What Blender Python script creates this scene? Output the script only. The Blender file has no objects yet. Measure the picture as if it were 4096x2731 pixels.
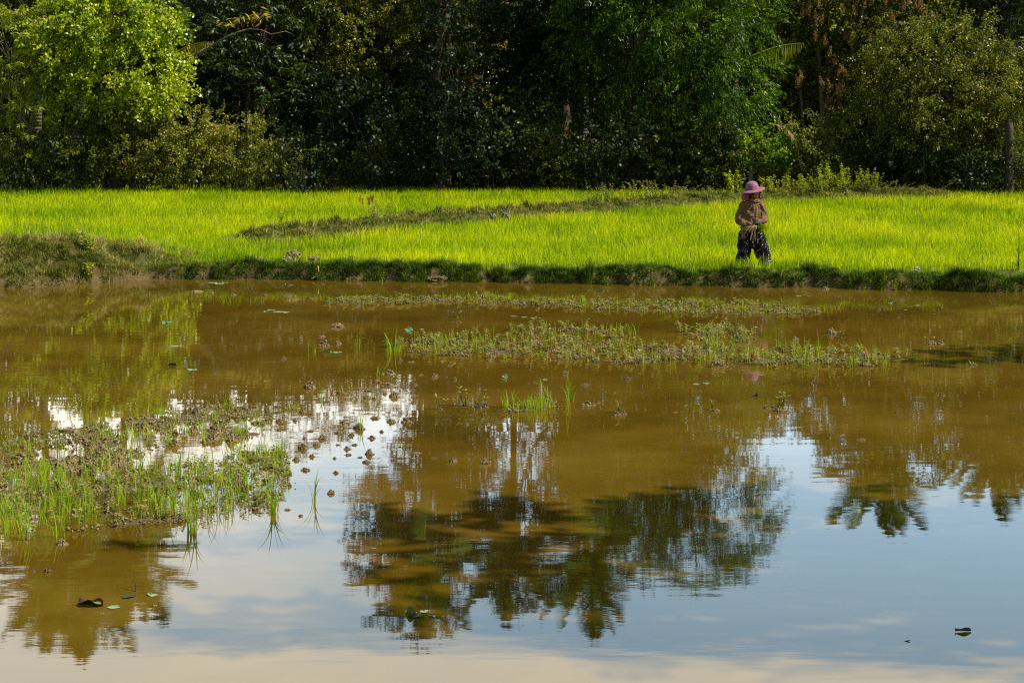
import bpy, bmesh, math, random
import numpy as np
from mathutils import Vector, Matrix, Quaternion
R = math.radians
rng = np.random.default_rng(11)
random.seed(5)
sc = bpy.context.scene
col = sc.collection
F, HC, YH = 7500.0, 3.4, 370.0          # focal length in photo pixels, eye height above the water, horizon row

# ---------------------------------------------------------------- helpers
def gx(px, D): return (px*1.7415-2048.0)*D/F
def gz(py, D): return HC-(py*1.7415-YH)*D/F
def on(px, py, h=0.0):                   # point of the level h (metres over the water) seen at a place of the photo
    D = F*(HC-h)/(py*1.7415-YH)
    return gx(px, D), D
def norm(a): return a/np.maximum(np.linalg.norm(a, axis=-1, keepdims=True), 1e-9)
def tag(o, label=None, cat=None, group=None, kind=None):
    if label: o['label'] = label
    if cat: o['category'] = cat
    if group: o['group'] = group
    if kind: o['kind'] = kind
    return o
def empty(name, loc, rz=0.0):
    o = bpy.data.objects.new(name, None); col.objects.link(o)
    o.location = loc; o.rotation_euler = (0, 0, rz); o.empty_display_size = .3
    return o
def link(name, me, parent=None, mat=None, smooth=False):
    o = bpy.data.objects.new(name, me); col.objects.link(o)
    if parent: o.parent = parent
    if mat and not me.materials: me.materials.append(mat)
    if smooth: me.polygons.foreach_set('use_smooth', np.ones(len(me.polygons), bool))
    return o
def quads(name, V, Q, tint=None, smooth=False):
    me = bpy.data.meshes.new(name)
    V = np.ascontiguousarray(V, np.float32).reshape(-1, 3); Q = np.ascontiguousarray(Q, np.int32).reshape(-1, 4)
    me.vertices.add(len(V)); me.vertices.foreach_set('co', V.ravel())
    me.loops.add(Q.size); me.loops.foreach_set('vertex_index', Q.ravel())
    me.polygons.add(len(Q)); me.polygons.foreach_set('loop_start', np.arange(0, Q.size, 4, dtype=np.int32))
    if smooth: me.polygons.foreach_set('use_smooth', np.ones(len(Q), bool))
    if tint is not None:
        a = me.attributes.new('tint', 'FLOAT', 'POINT'); a.data.foreach_set('value', np.ascontiguousarray(tint, np.float32))
    me.update(calc_edges=True)
    return me
class NZ:                                # smooth 2-D/3-D noise made of sines, about -1..1
    def __init__(s, seed, scale, n=14, d=2):
        r = np.random.default_rng(seed)
        k = r.normal(size=(n, d)); k = k/np.linalg.norm(k, axis=1, keepdims=True)
        s.k = k*(2*np.pi/scale)*r.uniform(.55, 1.9, (n, 1)); s.p = r.uniform(0, 6.28, n); s.n = n
    def __call__(s, *c):
        P = np.stack([np.asarray(q, float) for q in c], -1)
        return np.sin(P@s.k.T+s.p).sum(-1)/math.sqrt(s.n)/1.1
def sstep(a, b, x):
    t = np.clip((np.asarray(x, float)-a)/(b-a), 0, 1); return t*t*(3-2*t)

def leaf_mesh(name, P, d, n, L, W, tint, fold=.18):
    """one folded diamond per leaf"""
    N = len(P); d = norm(d); s = norm(np.cross(d, n)); u = np.cross(s, d)
    L = np.broadcast_to(L, N)[:, None]; W = np.broadcast_to(W, N)[:, None]
    V = np.empty((N, 4, 3), np.float32)
    V[:, 0] = P; V[:, 2] = P+d*L-u*L*.08
    m = P+d*L*.45+u*W*fold
    V[:, 1] = m+s*W*.5; V[:, 3] = m-s*W*.5
    Q = np.arange(N*4).reshape(N, 4)
    return quads(name, V, Q, np.repeat(tint, 4))
def blade_mesh(name, P, h, w, lean, tint, bend=.5):
    """grass blades: two quads each, bending over along lean"""
    N = len(P); h = np.broadcast_to(h, N)[:, None]; w = np.broadcast_to(w, N)[:, None]
    a = rng.uniform(0, 6.283, N); s = np.stack([np.cos(a), np.sin(a), 0*a], -1)
    up = np.array([0, 0, 1.0])
    V = np.empty((N, 6, 3), np.float32)
    V[:, 0] = P-s*w*.5; V[:, 1] = P+s*w*.5
    m = P+up*h*.58+lean*h*.25; V[:, 2] = m+s*w*.42; V[:, 3] = m-s*w*.42
    t = P+up*h*(1-.15*bend)+lean*h*.85; V[:, 4] = t+s*w*.05; V[:, 5] = t-s*w*.05
    i = np.arange(N)[:, None]*6
    Q = np.concatenate([i+[0, 1, 2, 3], i+[3, 2, 4, 5]], 1).reshape(-1, 4)
    return quads(name, V, Q, np.repeat(tint, 6))
def tube_np(pts, rad, seg=7):
    pts = np.asarray(pts, float); rad = np.asarray(rad, float); n = len(pts)
    t = norm(np.gradient(pts, axis=0)); ref = np.array([.31, .9, .27]); a = norm(np.cross(t, ref)); b = np.cross(t, a)
    th = np.linspace(0, 2*np.pi, seg, endpoint=False)
    V = pts[:, None]+rad[:, None, None]*(np.cos(th)[None, :, None]*a[:, None]+np.sin(th)[None, :, None]*b[:, None])
    i = np.arange(n-1)[:, None]*seg; j = np.arange(seg)[None]; k = (j+1) % seg
    Q = np.stack([i+j, i+k, i+seg+k, i+seg+j], -1).reshape(-1, 4)
    return V.reshape(-1, 3), Q
class Acc:
    def __init__(s): s.V = []; s.Q = []; s.n = 0
    def add(s, VQ): V, Q = VQ; s.V.append(V); s.Q.append(Q+s.n); s.n += len(V)
    def tube(s, pts, rad, seg=7): s.add(tube_np(pts, rad, seg))
    def mesh(s, name, smooth=True): return quads(name, np.concatenate(s.V), np.concatenate(s.Q), smooth=smooth)
def wander(a, b, n, amp, seed):
    r = np.random.default_rng(seed); a = np.array(a, float); b = np.array(b, float)
    t = np.linspace(0, 1, n)[:, None]; L = np.linalg.norm(b-a)
    o = np.cumsum(r.normal(size=(n, 3)), 0); o -= o[0]+(o[-1]-o[0])*t
    return a+(b-a)*t+o*amp*L/math.sqrt(n)

# ---------------------------------------------------------------- materials
def newmat(name):
    m = bpy.data.materials.new(name); m.use_nodes = True; nt = m.node_tree
    for n in list(nt.nodes): nt.nodes.remove(n)
    return m, nt, nt.nodes.new('ShaderNodeOutputMaterial')
def ramp(nt, fac, stops):
    r = nt.nodes.new('ShaderNodeValToRGB'); e = r.color_ramp.elements
    while len(e) < len(stops): e.new(.5)
    for k, (p, c) in enumerate(stops): e[k].position = p; e[k].color = (*c, 1)
    nt.links.new(fac, r.inputs[0]); return r.outputs[0]
def leafmat(name, stops, trans=.35, rough=.45, spec=.5, tcol=(1.3, 1.25, .5)):
    m, nt, out = newmat(name); L = nt.links
    at = nt.nodes.new('ShaderNodeAttribute'); at.attribute_name = 'tint'
    c = ramp(nt, at.outputs['Fac'], stops)
    p = nt.nodes.new('ShaderNodeBsdfPrincipled'); p.inputs['Roughness'].default_value = rough
    p.inputs['Specular IOR Level'].default_value = spec*.6; L.new(c, p.inputs['Base Color'])
    t = nt.nodes.new('ShaderNodeBsdfTranslucent')
    mx = nt.nodes.new('ShaderNodeMix'); mx.data_type = 'RGBA'; mx.blend_type = 'MULTIPLY'; mx.inputs[0].default_value = 1
    L.new(c, mx.inputs[6]); mx.inputs[7].default_value = (*tcol, 1); L.new(mx.outputs[2], t.inputs[0])
    ms = nt.nodes.new('ShaderNodeMixShader'); ms.inputs[0].default_value = trans
    L.new(p.outputs[0], ms.inputs[1]); L.new(t.outputs[0], ms.inputs[2]); L.new(ms.outputs[0], out.inputs[0])
    return m
def roughmat(name, stops, scale=6, rough=.9, bump=.3, bscale=30, spec=.2, stretch=(1, 1, 1)):
    m, nt, out = newmat(name); L = nt.links
    tc = nt.nodes.new('ShaderNodeTexCoord'); mp = nt.nodes.new('ShaderNodeMapping'); mp.inputs['Scale'].default_value = stretch
    L.new(tc.outputs['Object'], mp.inputs[0])
    n = nt.nodes.new('ShaderNodeTexNoise'); n.inputs['Scale'].default_value = scale; n.inputs['Detail'].default_value = 7; n.inputs['Roughness'].default_value = .65
    L.new(mp.outputs[0], n.inputs[0])
    c = ramp(nt, n.outputs[0], stops)
    p = nt.nodes.new('ShaderNodeBsdfPrincipled'); p.inputs['Roughness'].default_value = rough; p.inputs['Specular IOR Level'].default_value = spec
    L.new(c, p.inputs['Base Color'])
    n2 = nt.nodes.new('ShaderNodeTexNoise'); n2.inputs['Scale'].default_value = bscale; n2.inputs['Detail'].default_value = 5
    L.new(mp.outputs[0], n2.inputs[0])
    b = nt.nodes.new('ShaderNodeBump'); b.inputs['Strength'].default_value = bump; b.inputs['Distance'].default_value = .05
    L.new(n2.outputs[0], b.inputs['Height']); L.new(b.outputs[0], p.inputs['Normal'])
    L.new(p.outputs[0], out.inputs[0]); return m

M = {}
M['rice'] = leafmat('rice_leaf', [(0, (.05, .13, .002)), (.35, (.18, .34, .003)), (.7, (.45, .60, .004)), (1, (.68, .68, .01))], .52, .6, .12, (1.3, 1.1, .3))
M['bank'] = leafmat('bank_grass_blade', [(0, (.010, .022, .002)), (.4, (.05, .10, .006)), (.75, (.16, .25, .012)), (1, (.36, .38, .07))], .3, .6, .3)
M['dry'] = leafmat('dry_grass_blade', [(0, (.06, .08, .010)), (.4, (.20, .22, .030)), (.7, (.38, .34, .11)), (1, (.58, .48, .24))], .3, .7, .2, (1.2, 1.1, .7))
M['pondgrass'] = leafmat('pond_grass_blade', [(0, (.08, .16, .006)), (.5, (.24, .36, .012)), (1, (.46, .50, .05))], .45, .5, .3)
M['weed'] = leafmat('weed_leaf', [(0, (.06, .10, .010)), (.4, (.16, .22, .025)), (.7, (.32, .28, .09)), (1, (.30, .16, .08))], .35, .5, .4, (1.2, 1.1, .6))
M['bright'] = leafmat('bright_leaf', [(0, (.05, .10, .004)), (.45, (.27, .38, .010)), (.75, (.50, .60, .03)), (1, (.75, .75, .10))], .40, .34, .7, (1.5, 1.3, .3))
M['young'] = leafmat('drooping_leaf', [(0, (.07, .11, .01)), (.5, (.25, .32, .02)), (1, (.50, .50, .07))], .5, .42, .5, (1.4, 1.3, .4))
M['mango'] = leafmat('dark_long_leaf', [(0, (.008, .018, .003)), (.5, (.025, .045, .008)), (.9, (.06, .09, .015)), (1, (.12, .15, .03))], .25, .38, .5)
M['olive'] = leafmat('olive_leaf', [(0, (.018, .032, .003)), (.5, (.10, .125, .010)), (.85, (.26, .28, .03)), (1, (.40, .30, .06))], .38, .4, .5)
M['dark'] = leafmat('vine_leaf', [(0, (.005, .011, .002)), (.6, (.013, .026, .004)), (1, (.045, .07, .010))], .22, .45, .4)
M['fine'] = leafmat('narrow_green_leaf', [(0, (.010, .028, .002)), (.5, (.055, .12, .004)), (.85, (.18, .30, .01)), (1, (.34, .42, .03))], .4, .4, .5, (1.3, 1.4, .4))
M['scrub'] = leafmat('scrub_leaf', [(0, (.025, .042, .005)), (.5, (.105, .135, .014)), (.85, (.25, .26, .03)), (1, (.34, .26, .06))], .35, .5, .4)
M['flower'] = leafmat('flower_spray', [(0, (.16, .09, .03)), (1, (.44, .27, .10))], .3, .8, .1, (1, 1, .8))
M['frond'] = leafmat('palm_leaflet', [(0, (.04, .09, .01)), (.5, (.09, .17, .02)), (1, (.26, .28, .06))], .35, .32, .7)
M['goldfrond'] = leafmat('yellowing_palm_leaflet', [(0, (.12, .13, .012)), (.5, (.28, .25, .03)), (1, (.42, .32, .06))], .4, .35, .6)
M['deadfrond'] = leafmat('dry_palm_leaflet', [(0, (.16, .12, .05)), (1, (.42, .34, .16))], .3, .6, .3, (1.1, 1, .7))
M['lemon'] = leafmat('yellow_new_leaf', [(0, (.30, .25, .02)), (1, (.52, .38, .05))], .4, .4, .4, (1.2, 1, .5))
M['lily'] = leafmat('lily_pad_leaf', [(0, (.06, .17, .07)), (.5, (.12, .25, .11)), (1, (.24, .30, .16))], .1, .35, .6)
M['brownleaf'] = leafmat('dead_leaf', [(0, (.02, .012, .008)), (1, (.05, .03, .018))], .1, .5, .4, (1, 1, 1))
M['yleaf'] = leafmat('yellowing_leaf', [(0, (.20, .18, .03)), (1, (.34, .30, .06))], .15, .45, .4, (1, 1, 1))
M['bark'] = roughmat('bark', [(.3, (.030, .022, .015)), (.7, (.10, .08, .055))], 5, .9, .8, 25, .1, (1, 1, .3))
M['palebark'] = roughmat('pale_bark', [(.3, (.10, .075, .045)), (.7, (.27, .22, .14))], 5, .85, .6, 30, .1, (1, 1, .35))
M['soil'] = roughmat('field_soil', [(.3, (.05, .05, .015)), (.7, (.12, .10, .04))], 2.2, .95, .6, 12)
M['clod'] = roughmat('mud_clod', [(.3, (.12, .090, .038)), (.7, (.33, .25, .12))], 14, .8, .9, 60, .12)
M['wetmud'] = roughmat('wet_mud_film', [(.3, (.06, .042, .014)), (.7, (.15, .105, .045))], 9, .6, 1.0, 45, .2)
M['stone'] = roughmat('stone', [(.3, (.16, .14, .11)), (.7, (.38, .34, .27))], 9, .85, .6, 40)
M['post'] = roughmat('grey_concrete', [(.3, (.09, .09, .08)), (.7, (.22, .21, .19))], 9, .9, .4, 50)
M['straw'] = roughmat('straw_stalk', [(.3, (.35, .22, .08)), (.7, (.62, .46, .20))], 20, .7, .1, 50)

# palm bark with ring scars
def palmbark():
    m, nt, out = newmat('palm_bark'); L = nt.links
    tc = nt.nodes.new('ShaderNodeTexCoord'); w = nt.nodes.new('ShaderNodeTexWave'); w.bands_direction = 'Z'
    w.inputs['Scale'].default_value = 2.6; w.inputs['Distortion'].default_value = 1.2; w.inputs['Detail'].default_value = 2
    L.new(tc.outputs['Object'], w.inputs[0])
    c = ramp(nt, w.outputs['Fac'], [(0, (.04, .033, .025)), (.35, (.065, .054, .042)), (1, (.09, .075, .06))])
    p = nt.nodes.new('ShaderNodeBsdfPrincipled'); p.inputs['Roughness'].default_value = .9; L.new(c, p.inputs['Base Color'])
    b = nt.nodes.new('ShaderNodeBump'); b.inputs['Strength'].default_value = .5; b.inputs['Distance'].default_value = .05
    L.new(w.outputs['Fac'], b.inputs['Height']); L.new(b.outputs[0], p.inputs['Normal']); L.new(p.outputs[0], out.inputs[0]); return m
M['palmbark'] = palmbark()

# ground: soil, with bare red-brown earth where it is steep or wet
def groundmat():
    m, nt, out = newmat('ground_earth'); L = nt.links
    tc = nt.nodes.new('ShaderNodeTexCoord'); g = nt.nodes.new('ShaderNodeNewGeometry')
    n = nt.nodes.new('ShaderNodeTexNoise'); n.inputs['Scale'].default_value = 3.5; n.inputs['Detail'].default_value = 8; n.inputs['Roughness'].default_value = .7
    L.new(tc.outputs['Object'], n.inputs[0])
    earth = ramp(nt, n.outputs[0], [(.3, (.045, .033, .013)), (.55, (.115, .085, .036)), (.75, (.24, .175, .085))])
    turf = ramp(nt, n.outputs[0], [(.3, (.025, .035, .006)), (.7, (.075, .08, .02))])
    sx = nt.nodes.new('ShaderNodeSeparateXYZ'); L.new(g.outputs['Normal'], sx.inputs[0])
    sp = nt.nodes.new('ShaderNodeSeparateXYZ'); L.new(g.outputs['Position'], sp.inputs[0])
    mr = nt.nodes.new('ShaderNodeMapRange'); mr.inputs[1].default_value = .07; mr.inputs[2].default_value = .2; L.new(sp.outputs['Z'], mr.inputs[0])
    mr2 = nt.nodes.new('ShaderNodeMapRange'); mr2.inputs[1].default_value = .62; mr2.inputs[2].default_value = .85; L.new(sx.outputs['Z'], mr2.inputs[0])
    mu = nt.nodes.new('ShaderNodeMath'); mu.operation = 'MULTIPLY'; L.new(mr.outputs[0], mu.inputs[0]); L.new(mr2.outputs[0], mu.inputs[1])
    mx = nt.nodes.new('ShaderNodeMix'); mx.data_type = 'RGBA'; L.new(mu.outputs[0], mx.inputs[0]); L.new(earth, mx.inputs[6]); L.new(turf, mx.inputs[7])
    p = nt.nodes.new('ShaderNodeBsdfPrincipled'); p.inputs['Roughness'].default_value = .85; L.new(mx.outputs[2], p.inputs['Base Color']); p.inputs['Specular IOR Level'].default_value = .03
    n2 = nt.nodes.new('ShaderNodeTexNoise'); n2.inputs['Scale'].default_value = 18; n2.inputs['Detail'].default_value = 8; L.new(tc.outputs['Object'], n2.inputs[0])
    b = nt.nodes.new('ShaderNodeBump'); b.inputs['Strength'].default_value = .8; b.inputs['Distance'].default_value = .06
    L.new(n2.outputs[0], b.inputs['Height']); L.new(b.outputs[0], p.inputs['Normal']); L.new(p.outputs[0], out.inputs[0]); return m
M['ground'] = groundmat()

def watermat():
    m, nt, out = newmat('muddy_water'); L = nt.links
    tc = nt.nodes.new('ShaderNodeTexCoord')
    n = nt.nodes.new('ShaderNodeTexNoise'); n.inputs['Scale'].default_value = .45; n.inputs['Detail'].default_value = 7; n.inputs['Roughness'].default_value = .62; L.new(tc.outputs['Object'], n.inputs[0])
    c = ramp(nt, n.outputs[0], [(.32, (.056, .033, .0024)), (.5, (.088, .052, .0042)), (.68, (.125, .076, .009))])
    p = nt.nodes.new('ShaderNodeBsdfPrincipled'); p.inputs['Roughness'].default_value = .015; p.inputs['IOR'].default_value = 1.47
    p.inputs['Specular IOR Level'].default_value = .5; L.new(c, p.inputs['Base Color'])
    def wav(sx, sy, det, dist, strength, prev=None, seed=0.0):
        mp = nt.nodes.new('ShaderNodeMapping'); mp.inputs['Scale'].default_value = (sx, sy, 1); mp.inputs['Location'].default_value = (seed, seed, seed)
        mp.inputs['Rotation'].default_value = (0, 0, .06)
        L.new(tc.outputs['Object'], mp.inputs[0])
        w = nt.nodes.new('ShaderNodeTexNoise'); w.inputs['Scale'].default_value = 1; w.inputs['Detail'].default_value = det; L.new(mp.outputs[0], w.inputs[0])
        b = nt.nodes.new('ShaderNodeBump'); b.inputs['Strength'].default_value = strength; b.inputs['Distance'].default_value = dist
        L.new(w.outputs[0], b.inputs['Height'])
        if prev: L.new(prev, b.inputs['Normal'])
        return b, w
    b1, _ = wav(1.3, 3.6, 1, .00065, 1)
    b2, w2 = wav(5, 16, 2, .00024, 1, b1.outputs[0], 3.1)
    # breezy patches: the small ripples come and go over the pond
    br = nt.nodes.new('ShaderNodeTexNoise'); br.inputs['Scale'].default_value = .22; L.new(tc.outputs['Object'], br.inputs[0])
    mr = nt.nodes.new('ShaderNodeMapRange'); mr.inputs[1].default_value = .35; mr.inputs[2].default_value = .65; mr.inputs[3].default_value = .12; mr.inputs[4].default_value = 1
    L.new(br.outputs[0], mr.inputs[0]); L.new(mr.outputs[0], b2.inputs['Strength'])
    L.new(b2.outputs[0], p.inputs['Normal']); L.new(p.outputs[0], out.inputs[0]); return m
M['water'] = watermat()

# ---------------------------------------------------------------- the lie of the land
YBX = np.array([-60, -14, -8.85, -7.9, -6.6, -6.2, 0, 8.7, 20, 60.0]); YBY = np.array([30, 31.2, 32.4, 33.1, 34.05, 34.3, 33.6, 31.9, 30, 26.0])
nb = NZ(1, 2.2); nb2 = NZ(2, .6); nf = NZ(3, 6); nsm = NZ(4, .35)
def yb(x): return np.interp(x, YBX, YBY)+.10*nb(x, x*0+3)+.05*nb2(x, x*0)
DIKE = np.array([(-5.3, 40.0), (-1.9, 45.4), (2.6, 50.3), (6.2, 54.2), (9.6, 56.2), (12.6, 56.8)])
def dike_d(x, y):
    best = np.full(np.shape(x), 1e9)
    for a, b in zip(DIKE[:-1], DIKE[1:]):
        ab = b-a; t = np.clip(((x-a[0])*ab[0]+(y-a[1])*ab[1])/(ab@ab), 0, 1)
        best = np.minimum(best, np.hypot(x-a[0]-t*ab[0], y-a[1]-t*ab[1]))
    return best
def forest_y(x): return 60-(x+2)*.13+.4*nf(x, x*0)
ISL = {'a': [(-30, 1020), (150, 985), (350, 955), (500, 930), (630, 948), (620, 985), (540, 1020), (420, 1022), (330, 1035), (325, 1065), (220, 1078), (-30, 1110)],
       'b': [(-30, 1090), (220, 1085), (350, 1078), (480, 1060), (570, 1035), (660, 1035), (665, 1110), (640, 1165), (560, 1178), (420, 1200), (250, 1215), (100, 1225), (-30, 1238)],
       'c': [(880, 795), (960, 775), (1090, 768), (1300, 782), (1500, 792), (1700, 800), (1950, 805), (2110, 825), (2100, 838), (1850, 848), (1600, 842), (1350, 832), (1100, 822), (900, 812)],
       'd': [(1170, 755), (1300, 748), (1440, 758), (1440, 778), (1300, 780), (1180, 772)],
       'd2': [(1560, 762), (1650, 752), (1740, 764), (1720, 790), (1600, 790)],
       'e': [(735, 690), (900, 680), (1100, 680), (1320, 690), (1500, 688), (1700, 695), (1895, 712), (1880, 722), (1650, 725), (1400, 714), (1200, 702), (1000, 700), (760, 703)],
       'f': [(1160, 935), (1270, 928), (1285, 940), (1230, 948), (1165, 946)]}
ISLW = {k: np.array([on(a, b) for a, b in v]) for k, v in ISL.items()}
def inpoly(x, y, P):
    r = np.zeros(np.shape(x), bool); n = len(P)
    for i in range(n):
        (x1, y1), (x2, y2) = P[i], P[(i+1) % n]
        if y1 == y2: continue
        c = ((y1 > y) != (y2 > y)) & (x < (x2-x1)*(y-y1)/(y2-y1)+x1); r ^= c
    return r
def height(x, y):
    x = np.asarray(x, float); y = np.asarray(y, float); b = yb(x)
    rise = sstep(-.22, .18, y-b)
    left = 1-sstep(-8.2, -5.7, x)
    z = -.28+rise*(.28+.20)
    z = z+.05*nb(x*1.3, y*1.3)*rise*np.exp(-((y-b-.6)/1.2)**2)+.025*nb2(x, y)*rise*np.exp(-((y-b-.6)/1.2)**2)
    z = z+(.03+.04*nb(x*1.3, y))*np.exp(-((y-b-.32)/.2)**2)*(1-left)
    z = z+left*(.44+.07*nb(x, y))*np.exp(-((y-b-1.5)/1.05)**4)*rise+left*.04*nsm(x, y)*rise*np.exp(-((y-b-1.3)/1.2)**2)
    z = z+.25*np.exp(-(dike_d(x, y)/.6)**2)*(1+.25*nb2(x, y))
    z = z+.35*sstep(0, 25, y-forest_y(x)-1)+.06*nb(x, y)*sstep(0, 2, y-forest_y(x))
    # near shores: the raised road the photograph is taken from, and the bank on the right where the shade trees stand
    z = np.maximum(z, -.28+2.1*sstep(7.2, 2.5, y))
    z = np.maximum(z, -.28+.75*sstep(7.2, 9.0, x-.10*np.maximum(y-20, 0))*sstep(30, 26, y))
    z = np.maximum(z, -.28+.75*sstep(12, 14.5, -x)*sstep(31, 27, y))
    return z
def axis(fine, a, b, far, g=1.16):
    v = list(np.arange(a, b+1e-6, fine)); s = fine
    while v[-1] < far: s *= g; v.append(v[-1]+s)
    s = fine
    while v[0] > -far: s *= g; v.insert(0, v[0]-s)
    return np.array(v)
xs = axis(.11, -11, 11, 900); ys = np.concatenate([axis(.6, 2, 30.5, 900)[:-1], []])
ys = np.concatenate([ys[ys < 30.5], np.arange(30.6, 37, .09), np.arange(37, 62, .22)]); s = .3
while ys[-1] < 900: s *= 1.15; ys = np.append(ys, ys[-1]+s)
GX, GY = np.meshgrid(xs, ys); GZ = height(GX, GY)
nx, ny = len(xs), len(ys); i = np.arange(ny-1)[:, None]*nx+np.arange(nx-1)[None]
me = quads('ground', np.stack([GX, GY, GZ], -1), np.stack([i, i+1, i+nx+1, i+nx], -1).reshape(-1, 4), smooth=True)
tag(link('ground', me, mat=M['ground']), kind='structure')
wx = np.linspace(-60, 60, 25); wy = np.linspace(-2, 40, 10); WX, WY = np.meshgrid(wx, wy); i = np.arange(9)[:, None]*25+np.arange(24)[None]
me = quads('pond_water', np.stack([WX, WY, WX*0], -1), np.stack([i, i+1, i+26, i+25], -1).reshape(-1, 4))
tag(link('pond_water', me, mat=M['water']), kind='structure')

# ---------------------------------------------------------------- rice field
def scatter(n, x0, x1, y0, y1): return rng.uniform(x0, x1, n), rng.uniform(y0, y1, n)
def halfw(y): return 2048*y/F
def fieldpts(dens, y0, y1, margin=5.0):
    n = int(dens*(y1-y0)*2*(halfw(y1)+margin)); x, y = scatter(n, -1, 1, y0, y1); x = x*(halfw(y1)+margin)
    k = np.abs(x) < halfw(y)+margin; return x[k], y[k]
X = []; Y = []
for d, a, b in ((300, 33, 38), (250, 38, 44), (200, 44, 52), (170, 52, 64)):
    x, y = fieldpts(d, a, b); X.append(x); Y.append(y)
x = np.concatenate(X); y = np.concatenate(Y)
left = 1-sstep(-8.2, -5.7, x)
k = (y > yb(x)+.36+.16*nb(x, y)+left*1.9) & (dike_d(x, y) > .85+.12*nb2(x, y)) & (y < forest_y(x)+.5)
x, y = x[k], y[k]; N = len(x)
pt = NZ(7, 5); pt2 = NZ(8, .7); pt3 = NZ(9, 1.8)
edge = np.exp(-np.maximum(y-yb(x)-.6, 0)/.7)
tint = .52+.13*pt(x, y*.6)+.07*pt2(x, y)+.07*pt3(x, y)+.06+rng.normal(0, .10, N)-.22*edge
tint = np.where(rng.random(N) < .03, .97, tint)
h = .205+.03*pt(x+9, y)+.02*pt2(x, y)+rng.normal(0, .03, N)+.02*edge
h = np.where(rng.random(N) < .03, h*1.35, h)
a = rng.uniform(0, 6.28, N); ln = np.stack([np.cos(a)+.25, np.sin(a), 0*a], -1)*rng.uniform(.1, .85, N)[:, None]
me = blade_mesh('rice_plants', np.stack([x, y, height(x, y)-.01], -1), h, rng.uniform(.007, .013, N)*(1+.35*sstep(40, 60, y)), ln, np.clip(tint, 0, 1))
tag(link('rice_plants', me, mat=M['rice']), 'bright yellow green young rice covering the whole field behind the bank', 'rice', kind='stuff')
print('rice', N)

# ---------------------------------------------------------------- bank grass
def bank_blades(name, n, sel, hh, mat, label, tfun, w=(.005, .011), lean=.9, rngy=(30.5, 37.5), rngx=(-13, 13)):
    x, y = scatter(n//11, *rngx, *rngy); k = sel(x, y); x, y = x[k], y[k]; T0 = len(x); N = T0*11
    th = np.repeat(rng.uniform(.55, 1.45, T0), 11); tt = np.repeat(rng.normal(0, .13, T0), 11)      # every tuft has its own height and colour
    a = rng.uniform(0, 6.28, N); q = rng.uniform(.0, .035, N); x = np.repeat(x, 11)+np.cos(a)*q; y = np.repeat(y, 11)+np.sin(a)*q
    ln = np.stack([np.cos(a), np.sin(a)-.25, -.1+0*a], -1)*rng.uniform(.15, lean*1.3, N)[:, None]
    me = blade_mesh(name, np.stack([x, y, height(x, y)-.012], -1), hh(x, y)*th*rng.uniform(.6, 1.25, N), rng.uniform(*w, N), ln, np.clip(tfun(x, y)+tt+rng.normal(0, .13, N), 0, 1), 1)
    print(name, N)
    return tag(link(name, me, mat=mat), label, 'grass', kind='stuff')
def isleft(x): return 1-sstep(-6.9, -5.4, x)
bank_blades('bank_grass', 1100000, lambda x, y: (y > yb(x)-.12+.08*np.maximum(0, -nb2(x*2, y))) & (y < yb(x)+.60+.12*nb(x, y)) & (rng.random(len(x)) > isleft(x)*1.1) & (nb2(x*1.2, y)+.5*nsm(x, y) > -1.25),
            lambda x, y: np.maximum(.035, .090+.03*nb(x, y)+.04*nb2(x*1.2, y)+.035*nsm(x, y)), M['bank'], 'dark green grass tufts hanging over the far edge of the pond', lambda x, y: .38+.12*nb(x*2, y*2)+.08*nsm(x, y)+.34*sstep(.15, .45, y-yb(x)), w=(.006, .013), lean=1.3)  # tint darkens toward the water, painting shade under the overhanging tufts
bank_blades('mound_grass', 560000, lambda x, y: (y > yb(x)+.0+.22*np.maximum(0, nb(x*1.5, y))) & (y < yb(x)+2.9) & (rng.random(len(x)) < isleft(x)) & (nb2(x*1.1+5, y*1.1) > -1.5+1.6*np.exp(-((x+6.75)/.38)**2)*(y < yb(x)+.9)),
            lambda x, y: np.maximum(.03, .085+.03*nb2(x, y)+.025*nsm(x, y)+.03*sstep(.8, 1.6, y-yb(x))), M['dry'], 'short half dry grass on the raised earth mound at the left', lambda x, y: .38+.22*nb(x*1.7, y*1.7), rngx=(-13, -5))
bank_blades('dike_grass', 640000, lambda x, y: (dike_d(x, y) < .98+.12*nb2(x, y)), lambda x, y: .11+.03*nb2(x, y), M['dry'],
            'mixed green and brown grass along the low dike crossing the field', lambda x, y: .34+.18*nb(x*1.7, y*1.7), w=(.009, .016), rngy=(39, 61), rngx=(-6.5, 14.5))
x = rng.uniform(-12, -5.2, 260); y = yb(x)+rng.uniform(.9, 2.2, 260); k = rng.random(260) < .25+.75*(nb(x, y) > .2)
x, y = x[k], y[k]; N = len(x)
ac = Acc()
for xx, yy in zip(x, y):
    z = float(height(xx, yy)); hh = random.uniform(.12, .34); l = np.array([random.uniform(-.6, .8), random.uniform(-.4, .4), 1])
    ac.tube(wander((xx, yy, z-.02), np.array([xx, yy, z])+l*hh, 4, .08, int(xx*1000) % 9999), [.004, .0035, .003, .0015], 4)
tag(link('dry_stalks', ac.mesh('dry_stalks'), mat=M['straw']), 'thin dead straw stalks sticking out of the left mound', 'dead stalks', kind='stuff')

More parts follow.
